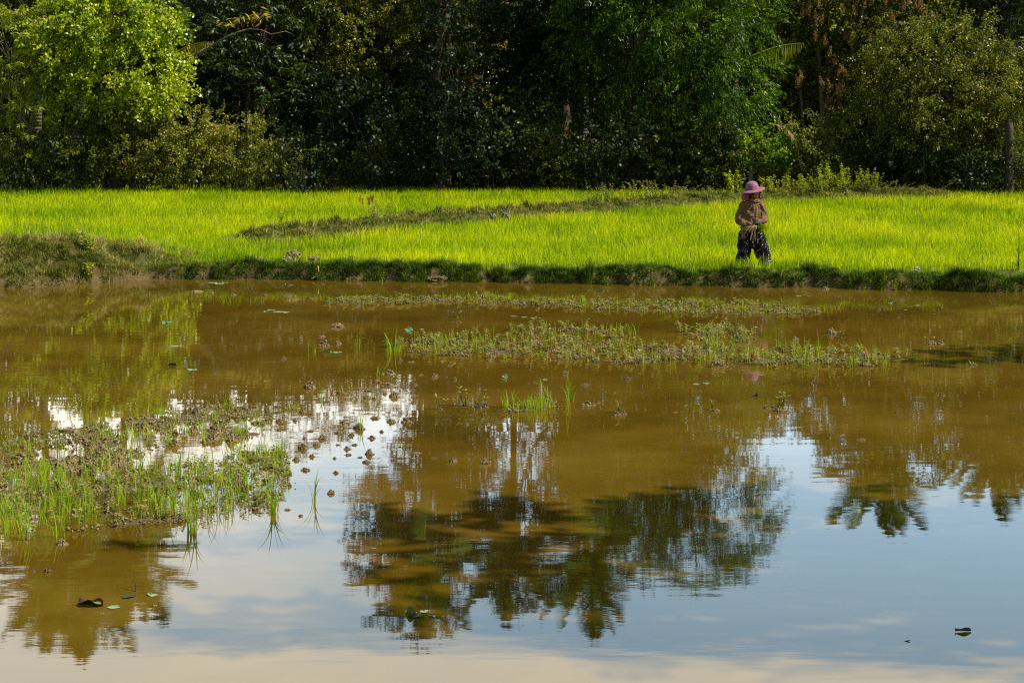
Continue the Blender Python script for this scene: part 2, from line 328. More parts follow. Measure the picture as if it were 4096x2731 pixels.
# ---------------------------------------------------------------- foliage
SPEC = {  # leaf length, width, cover
 'round': (.105, .085, 1.5), 'young': (.20, .055, 1.2), 'mango': (.21, .06, 1.25), 'olive': (.10, .06, 1.25), 'dark': (.11, .08, 1.1),
 'fine': (.16, .030, .95), 'scrub': (.085, .055, 1.2), 'back': (.24, .13, 1.3)}
SPRAY = {'round': .40, 'young': .40, 'mango': .45, 'olive': .40, 'dark': .38, 'fine': .46, 'scrub': .36}
def crown(name, lobes, kind, mat, seed, dens=1.0, gap=.0, rag=.3, parent=None, tshift=0.0, org=(0, 0, 0)):
    r = np.random.default_rng(seed); Ls, Ws, cov = SPEC[kind]; nz = NZ(seed+77, 1.5, d=3); nz2 = NZ(seed+78, .7, d=3)
    Ps, Ds, Ns, Ts = [], [], [], []
    for (cx, cy, cz, rx, ry, rz) in lobes:
        area = 4*np.pi*((rx*ry)**1.6+(rx*rz)**1.6+(ry*rz)**1.6)**(1/1.6)/3**(1/1.6)
        per = 22 if kind != 'mango' else 14
        ncl = int(area*cov*dens/(Ls*Ws*.5)/per*.55)
        u = norm(r.normal(size=(ncl*2, 3)))
        c = np.array([cx, cy, cz]); rad = np.array([rx, ry, rz])
        q = c+u*rad
        bump = nz(q[:, 0], q[:, 1], q[:, 2]); b2 = nz2(q[:, 0], q[:, 1], q[:, 2])
        f = r.uniform(.55, 1.0, len(u))**.6*(1+rag*.45*bump+rag*.35*b2)
        keep = (b2+.5*bump > -1.0+gap*1.3)
        # nothing grows inside a neighbouring lobe's heart
        p = c+u*rad*f[:, None]
        for (ax, ay, az, bx, by, bz) in lobes:
            if (ax, ay, az) == (cx, cy, cz): continue
            keep &= ((((p-np.array([ax, ay, az]))/np.array([bx, by, bz]))**2).sum(1) > .35)
        keep &= p[:, 2] > .15
        p = p[keep][:ncl]; u2 = u[keep][:ncl]; n = len(p)
        # the leaves gather into sprays: domes of foliage with dark hollows between them
        cr = SPRAY.get(kind, 0)
        if cr and n > 30:
            m = max(8, int(area/(2.3*cr*cr))); sc_ = p[r.permutation(n)[:m]]; m = len(sc_); k_ = np.zeros(n, int); best = np.full(n, 1e9)
            for j in range(m):
                dd = ((p-sc_[j])**2).sum(1); w_ = dd < best; best[w_] = dd[w_]; k_[w_] = j
            o_ = norm(r.normal(size=(n, 3))+[0, 0, .75]+u2*.5)*(cr*r.uniform(.75, 1.25, m)[k_]*r.uniform(.35, 1.0, n)**.5)[:, None]*[1, 1, .72]
            p = sc_[k_]+o_
        # a leafy twig at every cluster
        tw = norm(u2*[1, 1, .6]+r.normal(0, .5, (n, 3))+[0, 0, -.35 if kind in ('round', 'young', 'fine', 'mango') else .15])
        tl = r.uniform(.25, .6, n)*(1.3 if kind in ('round', 'fine') else .9)
        t = r.uniform(0, 1, (n, per)); g = -.35*t**2*tl[:, None] if kind in ('round', 'young', 'fine') else 0*t
        P = p[:, None]+tw[:, None]*(t*tl[:, None])[..., None]+r.normal(0, .045, (n, per, 3)); P[..., 2] += g
        if kind == 'mango' or kind == 'young':
            P = p[:, None]+tw[:, None]*(np.floor(t*3)/3*tl[:, None])[..., None]+r.normal(0, .02, (n, per, 3))
            d = norm(r.normal(size=(n, per, 3))*[1, 1, .5]+[0, 0, -.75])
        elif kind == 'fine': d = norm(tw[:, None]*.9+r.normal(0, .55, (n, per, 3))+[0, 0, -.25])
        elif kind == 'round': d = norm(r.normal(size=(n, per, 3))+[0, 0, -.6])
        else: d = norm(tw[:, None]*.5+r.normal(0, .8, (n, per, 3)))
        nn = norm(r.normal(size=(n, per, 3))*.75+[.1, -.15, .75]+u2[:, None]*.3)
        ti = .42+tshift+r.normal(0, .15, (n, 1))+r.normal(0, .14, (n, per))+.10*nz(p[:, 0]*.6, p[:, 1]*.6, p[:, 2]*.6)[:, None]
        ti = np.where(r.random((n, per)) < .015, .98, ti)
        Ps.append(P.reshape(-1, 3)); Ds.append(d.reshape(-1, 3)); Ns.append(nn.reshape(-1, 3)); Ts.append(ti.ravel())
    P = np.concatenate(Ps)-np.array(org); D = np.concatenate(Ds); Nn = np.concatenate(Ns); T = np.clip(np.concatenate(Ts), 0, 1); n = len(P)
    me = leaf_mesh(name, P, D, Nn, Ls*r.uniform(.7, 1.3, n), Ws*r.uniform(.7, 1.25, n), T)
    global NLEAF; NLEAF += n
    return link(name, me, parent, mat)
NLEAF = 0
def limbs(name, base, top, r0, lobes, seed, mat, parent, twigs=10, fork=None, lean=.06):
    """tapered trunk, a limb into every lobe and thinner branches off the limbs (all in the thing's own space)"""
    ac = Acc(); top = np.array(top, float); n = 9
    tr = wander((0, 0, -.15), top, n, lean, seed); rr = np.linspace(r0*1.15, r0*.6, n); rr[0] *= 1.25; ac.tube(tr, rr, 9)
    r = np.random.default_rng(seed)
    for k, l in enumerate(lobes):
        c = np.array(l[:3], float); st = tr[r.integers(n//2, n)] if k else tr[-1]
        lm = wander(st, c+[0, 0, l[5]*.3], 7, .12, seed+k+1); ac.tube(lm, np.linspace(r0*.5, r0*.16, 7), 6)
        for j in range(twigs):
            a = lm[r.integers(2, 7)]; u = norm(r.normal(size=3)+[0, 0, .2]); e = c+u*np.array(l[3:])*.92
            ac.tube(wander(a, e, 6, .12, seed+31*k+j), np.linspace(r0*.16, .006, 6), 4)
    return link(name, ac.mesh(name), parent, mat)
def tree(name, label, cat, D, px, trunk_top, r0, lobes, kind, mat, seed, bark='bark', dens=1.0, gap=0.0, rag=.3, group=None, twigs=9, D0=None, tshift=0.0, lean=.06, extra_trunks=()):
    """px: column of the trunk; lobes as (column, row, radius x, radius z[, depth offset, radius y]) read off the photo at distance D"""
    bx = gx(px, D); bz = float(height(bx, D)); org = (bx, D, bz)
    t = tag(empty(name, org), label, cat, group)
    W = []
    for l in lobes:
        dy = l[4] if len(l) > 4 else 0; ry = l[5] if len(l) > 5 else l[2]
        W.append((gx(l[0], D), D+dy, gz(l[1], D), l[2], ry, l[3]))
    crown('crown', W, kind, M[mat], seed, dens, gap, rag, t, tshift, org)
    tt = np.array([gx(trunk_top[0], D)-bx, 0, gz(trunk_top[1], D)-bz])
    limbs('trunk', org, tt, r0, [(w[0]-bx, w[1]-D, w[2]-bz, *w[3:]) for w in W], seed, M[bark], t, twigs, lean=lean)
    for k, e_ in enumerate(extra_trunks):
        x1, x2, y2, r1 = e_[:4]; yo = e_[4] if len(e_) > 4 else .3
        ac = Acc(); a = (gx(x1, D)-bx, yo, -.2); b = (gx(x2, D)-bx, yo, gz(y2, D)-bz)
        ac.tube(wander(a, b, 8, .06, seed+k+500), np.linspace(r1, r1*.7, 8), 8); link('trunk', ac.mesh('trunk'), t, M[bark])
    return t
def zr(py): return py   # rows above the frame are negative

# a row r seen mirrored in the pond at row q stands at height (q-YH)*D/F-HC; row in the picture for that height:
def up(q, D): return (YH-((q*1.7415-YH)*D/F-2*HC)*F/D)/1.7415

tree('bright_tree', 'broad tree with glowing yellow green leaves behind the left field', 'tree', 60, 262, (262, 190), .22,
     [(170, 120, 1.35, 1.15, -.2, 1.2), (290, 60, 1.35, 1.1, -.6, 1.2), (225, 35, 1.3, .9, 0, 1.2), (345, 165, 1.05, .9, -.6, 1.0), (250, 175, 1.35, .8, -.5, 1.1), (130, 215, .7, .7, 0, .8),
      (330, 235, .85, .5, -.4, .8), (205, 60, 1.0, 1.0, .3, 1), (375, 70, .55, .5, -.3, .5), (300, 10, .9, .6, 0, .8), (365, 205, .6, .5, -.6, .6)],
     'round', 'bright', 21, dens=1.75, rag=.5, gap=.22, extra_trunks=((300, 275, 220, .13), (120, 150, 220, .1), (245, 265, 230, .15)))
tree('drooping_tree', 'slender tree with pale drooping leaves at the left edge', 'tree', 59, 39, (38, 200), .075,
     [(5, 90, .9, 1.0), (40, 170, .6, .7), (15, 230, .55, .7), (20, -10, 1.1, 1.0), (50, 60, .6, .6), (82, 150, .55, .8), (72, 255, .6, .7), (78, 330, .6, .5)], 'young', 'young', 22, bark='palebark', dens=.9, rag=.4, gap=.2)
mg = 'dark mango trees behind the left half of the field'
tree('mango_tree', 'dark long leaved tree with a forked black trunk, nearest the bright tree', 'tree', 63.5, 385, (388, 200), .19,
     [(445, 60, 1.5, 1.3, .3), (470, 170, 1.2, 1.0), (400, -70, 1.9, 1.4, 1), (510, 100, 1.0, 1.0, -.4)], 'mango', 'mango', 23, rag=.4, extra_trunks=((440, 447, 200, .11), (432, 425, 200, .09)), tshift=.06)
tree('mango_tree', 'dark long leaved tree with three slim leaning stems beside the black mound', 'tree', 64, 575, (570, 200), .12,
     [(600, 90, 1.4, 1.3), (620, 190, 1.1, .9, -.5), (560, 10, 1.3, 1.1, .4), (650, 0, 1.4, 1.2, .5), (540, 190, .9, .8, .4)], 'mango', 'mango', 24, rag=.4, tshift=.14, extra_trunks=((540, 545, 210, .10), (597, 608, 200, .11)))
tree('leafy_tree', 'olive leaved tree in dappled light left of the vine covered trunk', 'tree', 66, 735, (740, 170), .12,
     [(740, 60, 1.6, 1.3), (850, 110, 1.5, 1.3), (900, 10, 1.6, 1.3, .3), (720, -60, 1.6, 1.3), (900, 200, 1.1, 1.1, .4), (960, 80, 1.1, 1.2, .6), (770, 180, 1.1, .8, -.3)], 'olive', 'olive', 25, rag=.45, gap=.25, tshift=.1)
tree('leafy_tree', 'sunlit yellow olive tree between the vine covered trunk and the dark crown', 'tree', 65.5, 1110, (1105, 180), .11,
     [(1090, 60, .9, 1.2), (1080, 170, .8, 1.0), (1130, -20, 1.4, 1.1), (1060, -30, 1.1, 1)], 'olive', 'olive', 26, rag=.45, gap=.2, tshift=.28)
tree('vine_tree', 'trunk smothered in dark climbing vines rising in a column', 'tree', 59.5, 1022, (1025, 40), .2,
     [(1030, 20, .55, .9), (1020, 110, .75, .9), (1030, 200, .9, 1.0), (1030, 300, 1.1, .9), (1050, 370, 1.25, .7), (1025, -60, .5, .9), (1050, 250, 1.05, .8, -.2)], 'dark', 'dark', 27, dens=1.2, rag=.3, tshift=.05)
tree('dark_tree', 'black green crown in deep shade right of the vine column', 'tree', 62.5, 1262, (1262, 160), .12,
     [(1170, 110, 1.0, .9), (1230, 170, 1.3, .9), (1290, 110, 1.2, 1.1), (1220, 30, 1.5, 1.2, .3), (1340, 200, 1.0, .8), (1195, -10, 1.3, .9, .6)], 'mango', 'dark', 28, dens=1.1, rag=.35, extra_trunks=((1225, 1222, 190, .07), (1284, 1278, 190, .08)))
tree('feathery_tree', 'tall tree of fine feathery green leaves behind the farmer to the left', 'tree', 60.5, 1448, (1462, 110), .15,
     [(1460, 60, 1.7, 1.4), (1600, 90, 1.6, 1.3, -.3), (1690, 190, 1.0, 1.1, -.5), (1400, -30, 1.6, 1.3), (1570, -60, 1.9, 1.5), (1700, 40, 1.0, 1.2), (1540, 190, 1.4, .9), (1650, 270, 1.3, .8, -.4), (1450, 200, 1.2, .8, .4), (1335, 90, .8, 1.2, .7), (1345, 225, .7, .9, .7),
      (1500, up(1120, 60), 2.2, 1.6), (1650, up(1180, 60), 1.7, 1.7), (1600, up(1270, 60), 1.5, 1.1), (1420, up(1080, 60), 1.6, 1.5)],
     'fine', 'fine', 29, dens=1.5, rag=.4, gap=.1, twigs=14)
tree('tall_tree', 'tall dark tree whose mirrored crown lies mid pond on the left', 'tree', 67, 1010, (1005, -100), .2,
     [(1000, up(1040, 67), 1.4, 1.3), (900, up(1140, 67), 1.3, 1.0), (985, up(1160, 67), 1.5, 1.1), (875, up(1270, 67), .9, 1.2), (965, up(1290, 67), 1.3, 1.2), (1090, up(1110, 67), 1.3, 1.2), (1090, up(1250, 67), 1.1, 1.1), (960, up(1400, 67), 1.2, .8)], 'olive', 'mango', 30, rag=.45, dens=1.4, gap=.12, tshift=.12)
tree('tall_tree', 'tall open crowned tree whose mirrored crown lies mid pond between two palms', 'tree', 67.5, 1290, (1290, -120), .18,
     [(1290, up(1030, 67), 1.4, 1.3), (1350, up(1130, 67), 1.6, 1.0), (1200, up(1190, 67), 1.3, .8), (1190, up(1330, 67), 1.1, 1.0), (1390, up(1000, 67), 1.5, 1.3), (1460, up(1140, 67), 1.3, 1.2), (1440, up(1270, 67), 1.1, .9)], 'olive', 'olive', 31, rag=.45, dens=1.4, gap=.15, tshift=-.12)
tree('tall_tree', 'tall rounded tree mirrored among the palms at the lower left', 'tree', 66.5, 215, (215, -100), .17,
     [(205, up(1230, 66.5), 1.7, 1.3), (130, up(1150, 66.5), 1.3, 1.1), (290, up(1160, 66.5), 1.3, 1.2), (190, up(1380, 66.5), 1.5, 1.0), (270, up(1330, 66.5), 1.2, 1.1)], 'olive', 'olive', 36, rag=.45, dens=1.3, gap=.1)
tree('flowering_tree', 'big tree dotted with orange flower sprays right of the palm frond', 'tree', 62, 1868, (1880, 120), .10,
     [(1870, 70, 1.0, 1.0, .4), (1960, 60, 1.4, 1.2), (1900, 170, 1.1, .9, .5), (2060, 20, 1.4, 1.1, .4), (1940, -40, 1.5, 1.2), (2000, 150, 1.1, .9), (2080, -60, 1.6, 1.2, .5), (1990, up(1000, 62), 1.7, 1.4), (2080, up(1040, 62), 1.1, .8)], 'olive', 'olive', 32, rag=.4, tshift=.05, bark='palebark', extra_trunks=((1836, 1846, 120, .055),))
tree('leafy_tree', 'loose small leaved tree filling the gap behind the palm frond', 'tree', 65, 1815, (1820, 150), .08,
     [(1800, 90, 1.1, 1.2), (1830, 200, 1.0, .9), (1850, 0, 1.2, 1.2), (1760, 20, 1.0, 1.2), (1790, -60, .9, .8)], 'olive', 'olive', 33, rag=.45, gap=.2, bark='palebark')
tree('round_tree', 'wide rounded tree with fine olive leaves at the right of the field', 'tree', 59.2, 2291, (2290, 230), .14,
     [(2100, 150, 1.35, 1.2), (2200, 130, 1.3, 1.15, .3), (2040, 210, 1.1, 1.0), (2150, 230, 1.6, 1.1, -.2), (2270, 200, 1.2, 1.0), (2010, 290, 1.0, .9, .2), (2120, 320, 1.5, .9, .2), (2250, 290, 1.1, .8, .5), (2350, 240, 1.1, 1.1, .2), (2200, 370, 1.2, .5, .6), (2080, 385, .9, .5, .4)],
     'scrub', 'olive', 34, dens=1.15, rag=.45, gap=.15, bark='bark', tshift=.06, extra_trunks=((2289, 2292, 280, .16, -1.35),))
tree('leafy_tree', 'dark leaved tree behind the rounded tree in the top right corner', 'tree', 63.5, 2215, (2215, -20), .15,
     [(2200, 20, 1.2, 1.2), (2310, 60, 1.2, 1.3), (2380, 10, 1.3, 1.3), (2180, -80, 1.5, 1.1), (2330, -90, 1.6, 1.1), (2300, up(1030, 63.5), 1.3, 1.0), (2370, up(1060, 63.5), 1.1, .9)], 'mango', 'mango', 35, rag=.45, gap=.2, tshift=.18)
# orange sprays: part of the flowering tree
ft = [o for o in col.objects if o.name.startswith('flowering_tree')][0]
P = []; D = []; r = np.random.default_rng(3)
for px, py in [(1850, 25), (1890, 90), (1900, 200), (1840, 190), (2080, 20), (2110, 12), (2050, 60), (1930, 175), (1960, 30), (2000, 10), (1905, 250), (1940, 100), (2010, 90), (1880, 50), (2130, 45), (1925, 220), (2050, -10), (1910, 150)]:
    for q in range(4):
        c = np.array([gx(px, 60.6)+r.normal(0, .16), 60.6+r.normal(0, .3), gz(py, 60.6)+r.normal(0, .12)])
        n = 90; t = r.uniform(0, 1, n)[:, None]; ax = norm(np.array([r.normal(0, .3), -.2, 1.0]))
        P.append(c+ax*t*.28+r.normal(0, .045, (n, 3))*(1.1-t)); D.append(norm(r.normal(size=(n, 3))+ax))
P = np.concatenate(P); D = np.concatenate(D)
link('flower_sprays', leaf_mesh('flower_sprays', P-np.array(ft.location), D, r.normal(size=P.shape), .05, .03, r.random(len(P))), ft, M['flower'])

# ---------------------------------------------------------------- palms
def frond_mesh(name, L, droop, leaf, seed, n=64, w=.024, hang=0.0):
    r = np.random.default_rng(seed); t = np.linspace(0, 1, 14)
    rac = np.stack([L*(t-.12*droop*t**2), 0*t, L*(.42*t-.62*droop*t**2.1)], -1)
    def at(u): return np.stack([np.interp(u, t, rac[:, k]) for k in range(3)], -1)
    u = np.repeat(np.linspace(.14, .995, n), 2)+r.normal(0, .003, 2*n); u = np.clip(u, 0, 1); sd = np.tile([-1.0, 1.0], n)
    P = at(u); T = norm(at(np.clip(u+.02, 0, 1))-at(np.clip(u-.02, 0, 1)))
    S = np.array([0, 1.0, 0])*sd[:, None]; l = leaf*np.sin(np.pi*(u*.86+.12))**.6*r.uniform(.85, 1.1, 2*n)
    d1 = norm(S*.8*(1-hang)+T*(.75-1.1*hang)+[0, 0, -.12-.9*hang]+r.normal(0, .06, (2*n, 3))); d2 = norm(d1+np.array([0, 0, -.75]))
    V = np.empty((2*n, 6, 3)); sp = norm(np.cross(d1, np.cross(T, S)))*w
    V[:, 0] = P-sp*.5; V[:, 1] = P+sp*.5; m = P+d1*l[:, None]*.55; V[:, 2] = m+sp*.6; V[:, 3] = m-sp*.6
    e = m+d2*l[:, None]*.5; V[:, 4] = e+sp*.05; V[:, 5] = e-sp*.05
    i = np.arange(2*n)[:, None]*6; Q = np.concatenate([i+[0, 1, 2, 3], i+[3, 2, 4, 5]], 1).reshape(-1, 4)
    ti = np.repeat(np.clip(.4+r.normal(0, .15, 2*n), 0, 1), 6)
    Vt, Qt = tube_np(rac, np.linspace(.035, .006, 14), 5)
    return quads(name, np.concatenate([V.reshape(-1, 3), Vt]), np.concatenate([Q, Qt+12*n]), np.concatenate([ti, np.full(len(Vt), .8)]))
FR = [frond_mesh('frond', 3.2, d, .85, 40+k, 60, .045) for k, d in enumerate((.35, .6, .9, 1.25))]
FR.append(frond_mesh('frond', 2.9, .42, .85, 47, 30, .034, .8))
FR.append(frond_mesh('frond', 2.6, .55, .75, 48, 34, .034, .75)); FR[5].materials.append(M['goldfrond'])
for f in FR[:4]: f.materials.append(M['frond'])
FR[4].materials.append(M['young'])
def palm(label, px, q, D, lean, seed, n=20, group='coconut palms standing tall behind the field edge', bx=None, size=1.0, h=None):
    h = (q*1.7415-YH)*D/F-HC if h is None else h; x = gx(px, D) if bx is None else bx; z0 = float(height(x, D))
    t = tag(empty('coconut_palm', (x, D, z0)), label, 'palm', group); r = random.Random(seed)
    top = np.array([lean, .2, h-z0]); k = np.linspace(0, 1, 12)[:, None]
    pts = np.array([0, 0, -.2])*(1-k)+top*k; pts[:, 0] += lean*.5*(k[:, 0]**2-k[:, 0])*-1
    ac = Acc(); ac.tube(pts, np.concatenate([[.24, .19], np.linspace(.16, .10, 10)]), 10); link('trunk', ac.mesh('trunk'), t, M['palmbark'])
    for i in range(n):
        e = i/n; me = FR[min(3, int(e*4))]
        o = link('frond', me, t); o.location = top+np.array([0, 0, .1-.15*e])
        o.rotation_euler = (r.uniform(-.25, .25), R(-62+e*95), i*2.399+r.uniform(-.2, .2)); s = size*r.uniform(.88, 1.1); o.scale = (s, s, s)
    bm = bmesh.new()
    for i in range(7):
        a = i*.9; bmesh.ops.create_icosphere(bm, subdivisions=2, radius=.12, matrix=Matrix.Translation((top[0]+.2*math.cos(a), top[1]+.2*math.sin(a), top[2]-.18-.08*(i % 2))))
    me = bpy.data.meshes.new('coconuts'); bm.to_mesh(me); bm.free(); link('coconuts', me, t, M['young'], True)
    return t
palm('coconut palm at far left whose ringed trunk shows beside the bright tree', 75, 1290, 63, .5, 1, 26)
palm('coconut palm hidden behind the bright tree, its trunk mirrored in the bright gap', 168, 1300, 64.5, .6, 2, 26)
palm('coconut palm behind the bright tree, its slim trunk top just showing', 314, 1230, 66, -.6, 3, 26)
palm('coconut palm whose mirrored crown lies mid pond on the left', 1015, 1250, 66, -.7, 4, 26)
palm('coconut palm whose mirrored crown spreads like a fan lowest in the pond', 1340, 1240, 66, .1, 5, 28)
palm('coconut palm whose mirrored crown is the low dark cap right of the sky gap', 2015, 1025, 64.5, 0, 6, 24)
palm('coconut palm with a small crown mirrored near the right edge', 2240, 940, 66, .3, 7, 22)
palm('coconut palm mirrored at the right edge beside the small crowned palm', 2310, 990, 68, -.2, 8, 22)
palm('coconut palm mirrored between the fan shaped crown and the feathery tree', 1190, 1230, 69, -.2, 9, 22)
# single fronds showing through the front trees: two young palms and a dry frond
def young(label, px, py, D, spec, cat='palm', mat='frond'):
    x = gx(px, D); z = gz(py, D); z0 = float(height(x, D))
    t = tag(empty('young_palm', (x, D, z0)), label, cat, 'young palms half hidden in the trees')
    ac = Acc(); ac.tube(wander((0, 0, -.1), (0, 0, z-z0), 6, .03, 3), np.linspace(.16, .10, 6), 9); link('trunk', ac.mesh('trunk'), t, M['palmbark'])
    for k, (az, el, roll, s, m) in enumerate(spec):
        o = link('frond', FR[m], t); o.location = (0, 0, z-z0); s = s*.82; o.scale = (s, s, s)
        o.rotation_euler = (R(roll), R(-el), R(az))
    return t
young('young palm whose long frond arches right from the feathery tree', 1688, 150, 59.9, [(-10, 8, 5, 1.0, 4), (120, 40, 10, .7, 1), (190, 30, 0, .7, 2)])
young('young palm whose yellowish frond pokes out right of the bright tree', 385, 135, 60.2, [(-10, 14, 5, .80, 5), (8, 42, 0, .6, 1), (50, 55, 10, .7, 0), (150, 30, 0, .7, 1), (240, 35, 0, .6, 2), (-40, 60, 0, .7, 0)])
dm = FR[3].copy(); dm.materials.clear(); dm.materials.append(M['deadfrond'])
o = tag(link('dead_palm_frond', dm), 'dry straw coloured palm frond drooping in the scrub left of the rounded tree', 'palm frond'); o.location = (gx(1765, 58.4), 58.4, gz(285, 58.4)); o.rotation_euler = (R(10), R(22), R(-8)); o.scale = (.45,)*3
# bare curved branch out of the bright tree with yellow new leaves
b = tag(empty('bare_branch', (gx(420, 60), 60, gz(130, 60))), 'bare pale curved branch with yellow new leaves reaching right over the dark trees', 'branch')
pts = [(-.35, .1, -.35), (0, 0, -.08), (.45, -.05, .10), (.9, -.1, .32), (1.35, -.1, .60), (1.8, -.1, .78), (2.15, -.1, .88), (2.5, -.1, .85), (2.85, -.1, .70), (3.3, -.1, .80), (3.5, -.1, .72)]
ac = Acc(); ac.tube(pts, np.linspace(.045, .008, len(pts)), 6); ac.tube([(1.35, -.1, .6), (1.45, -.1, .9), (1.5, -.15, 1.05)], [.015, .01, .005], 4); ac.tube([(2.3, -.1, .87), (2.2, -.1, 1.1), (2.4, -.1, 1.35)], [.015, .01, .005], 4)
link('limb', ac.mesh('limb'), b, M['palebark'])
P = np.concatenate([r.normal(0, 1, (26, 3))*[.2, .12, .10]+[2.5, -.2, 1.35], r.normal(0, 1, (14, 3))*[.12, .08, .06]+[1.95, -.15, 1.25], r.normal(0, 1, (14, 3))*[.13, .06, .05]+[1.5, -.15, 1.08]])
link('leaves', leaf_mesh('leaves', P, r.normal(size=P.shape)*[1, .6, .3]+[0, -.2, -.45], r.normal(size=P.shape)*.5+[0, -.3, 1], .26, .06, r.random(len(P))), b, M['lemon'])

# ---------------------------------------------------------------- shrubs along the forest foot
def shrub(name, label, px, py, rx, rz, D, kind, mat, seed, **k):
    bx = gx(px, D); bz = float(height(bx, D)); t = tag(empty(name, (bx, D, bz)), label, 'shrub', 'shrubs along the foot of the forest')
    zc = gz(py, D); r = np.random.default_rng(seed); W = [(bx, D, zc, rx*.8, .8, rz)]
    for j in range(3): W.append((bx+r.uniform(-.8, .8)*rx, D+r.uniform(-.3, .5), max(.35, zc+r.uniform(-.6, .35)*rz), rx*.5, .6, rz*.65))
    crown('crown', W, kind, M[mat], seed, k.get('dens', .85), k.get('gap', .1), .4, t, k.get('tshift', 0), (bx, D, bz))
    ac = Acc()
    for j in range(9):
        w = W[j % 4]; ac.tube(wander((r.uniform(-.2, .2), r.uniform(-.1, .1), -.05), (w[0]-bx+r.uniform(-.3, .3), w[1]-D, w[2]-bz+w[5]*.6), 6, .12, seed*9+j), np.linspace(.022, .005, 6), 4)
    link('stems', ac.mesh('stems'), t, M['bark']); return t
S = [('straggly olive shrub at the far left edge of the field', 15, 340, 1.0, 1.0, 59.6, 'scrub', 'scrub', .05),  # last column shifts tint, painting the sunlit and dim look into the leaves
 ('low dark green shrub under the slender drooping tree', 95, 380, 1.1, .6, 59.4, 'scrub', 'dark', .25),
 ('dim shrub at the foot of the bright tree, left of its trunks', 175, 350, 1.1, .9, 59.5, 'olive', 'scrub', -.15),
 ('olive brown shrub just right of the bright tree trunks', 330, 345, 1.1, .9, 59.4, 'scrub', 'scrub', .12),
 ('green shrub at the field edge below the forked black trunk', 400, 375, 1.0, .6, 59.2, 'olive', 'olive', .1),
 ('sunlit yellow olive shrub below the mango trees', 450, 330, 1.3, .9, 60.0, 'scrub', 'scrub', .26),
 ('sunlit shrub below the three slim stems', 545, 345, 1.2, .8, 59.8, 'scrub', 'scrub', .24),
 ('low brownish shrub between the sunlit scrub and the black mound', 600, 385, .9, .5, 59.2, 'scrub', 'scrub', .1),
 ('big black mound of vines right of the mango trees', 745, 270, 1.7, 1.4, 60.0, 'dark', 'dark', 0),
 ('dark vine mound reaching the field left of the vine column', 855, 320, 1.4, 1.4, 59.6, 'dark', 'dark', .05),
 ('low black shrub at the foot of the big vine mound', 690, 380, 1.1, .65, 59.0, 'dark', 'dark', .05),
 ('dim yellow green shrub glimpsed beside the vine column', 930, 290, .7, .8, 61.5, 'scrub', 'scrub', .2),
 ('dark shrub at the right foot of the vine column', 1120, 330, 1.1, 1.0, 59.4, 'dark', 'dark', .1),
 ('dark green shrub under the black crown', 1190, 290, 1.1, .9, 59.9, 'dark', 'mango', .2),
 ('olive flecked shrub under the black crown near the pale stems', 1265, 365, .8, .8, 60.3, 'scrub', 'scrub', .1),
 ('low black shrub at the field edge mid picture', 1180, 395, 1.2, .5, 60.1, 'dark', 'dark', .0),
 ('dark shrub left of the feathery tree trunk', 1370, 340, 1.2, 1.0, 59.0, 'dark', 'dark', .1),
 ('dark shrub right of the feathery tree trunk', 1500, 350, 1.3, 1.0, 60.3, 'dark', 'scrub', -.2),
 ('dark leafy shrub at the field edge behind the dike weeds', 1600, 380, 1.2, .7, 59.7, 'dark', 'mango', .1),
 ('brown olive shrub left of the grey post', 1665, 350, .9, .9, 59.8, 'scrub', 'scrub', .0),
 ('light green shrub at the foot of the grey post', 1755, 350, .8, .5, 59.1, 'olive', 'fine', .25),
 ('brownish shrub below the dry palm frond', 1830, 345, 1.0, .8, 59.3, 'scrub', 'scrub', .12),
 ('low brown shrub behind the weeds left of the rounded tree', 1915, 340, .9, .8, 59.4, 'scrub', 'scrub', .04),
 ('black shrub under the left side of the rounded tree', 2000, 370, 1.1, .7, 59.1, 'dark', 'dark', .1),
 ('dark shrub under the middle of the rounded tree', 2130, 385, 1.3, .6, 58.7, 'dark', 'dark', .15),
 ('dim shrub left of the pale trunk at the right edge', 2230, 395, 1.0, .5, 58.7, 'scrub', 'dark', .2),
 ('dim shrub right of the pale trunk in the corner', 2375, 370, 1.0, .8, 58.5, 'scrub', 'scrub', -.15)]
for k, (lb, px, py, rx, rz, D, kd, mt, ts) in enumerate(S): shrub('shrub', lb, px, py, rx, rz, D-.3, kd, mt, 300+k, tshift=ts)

# far-off wood closing the view between the trees
r = np.random.default_rng(9)
SKY = np.array([(-600, 1000), (30, 1080), (85, 1000), (105, 790), (160, 800), (185, 890), (370, 905), (600, 900), (830, 860), (950, 860), (975, 1120), (1130, 1110), (1155, 930), (1240, 930), (1265, 1100), (1500, 1140), (1740, 1000), (1760, 960), (1810, 900), (1880, 880), (1930, 900), (1960, 1040), (2060, 1060), (2110, 900), (2150, 860), (2190, 840), (2220, 1000), (2270, 1010), (2300, 880), (2352, 1040), (2800, 1080)])
n = 20000; D = rng.uniform(68, 76, n); px = rng.uniform(-500, 2850, n); top = (np.interp(px, SKY[:, 0], SKY[:, 1])*1.7415-YH)*D/F-HC+rng.normal(0, .25, n)
z = np.where(rng.random(n) < .5, .3+rng.random(n)*7.0, .4+(top-.4)*rng.random(n)**.8)
x = gx(px, D); per = 26
P = np.repeat(np.stack([x, D, z], -1), per, 0)+rng.normal(0, .32, (n*per, 3)); d = norm(rng.normal(size=P.shape)+[0, 0, -.3])
me = leaf_mesh('woodland', P, d, norm(rng.normal(size=P.shape)+[0, 0, .6]), .2, .11, np.clip(rng.normal(.42, .18, len(P)), 0, 1))
tag(link('woodland', me, mat=M['olive']), 'dense woodland closing the view behind the front trees', 'woodland', kind='stuff'); NLEAF += len(P)
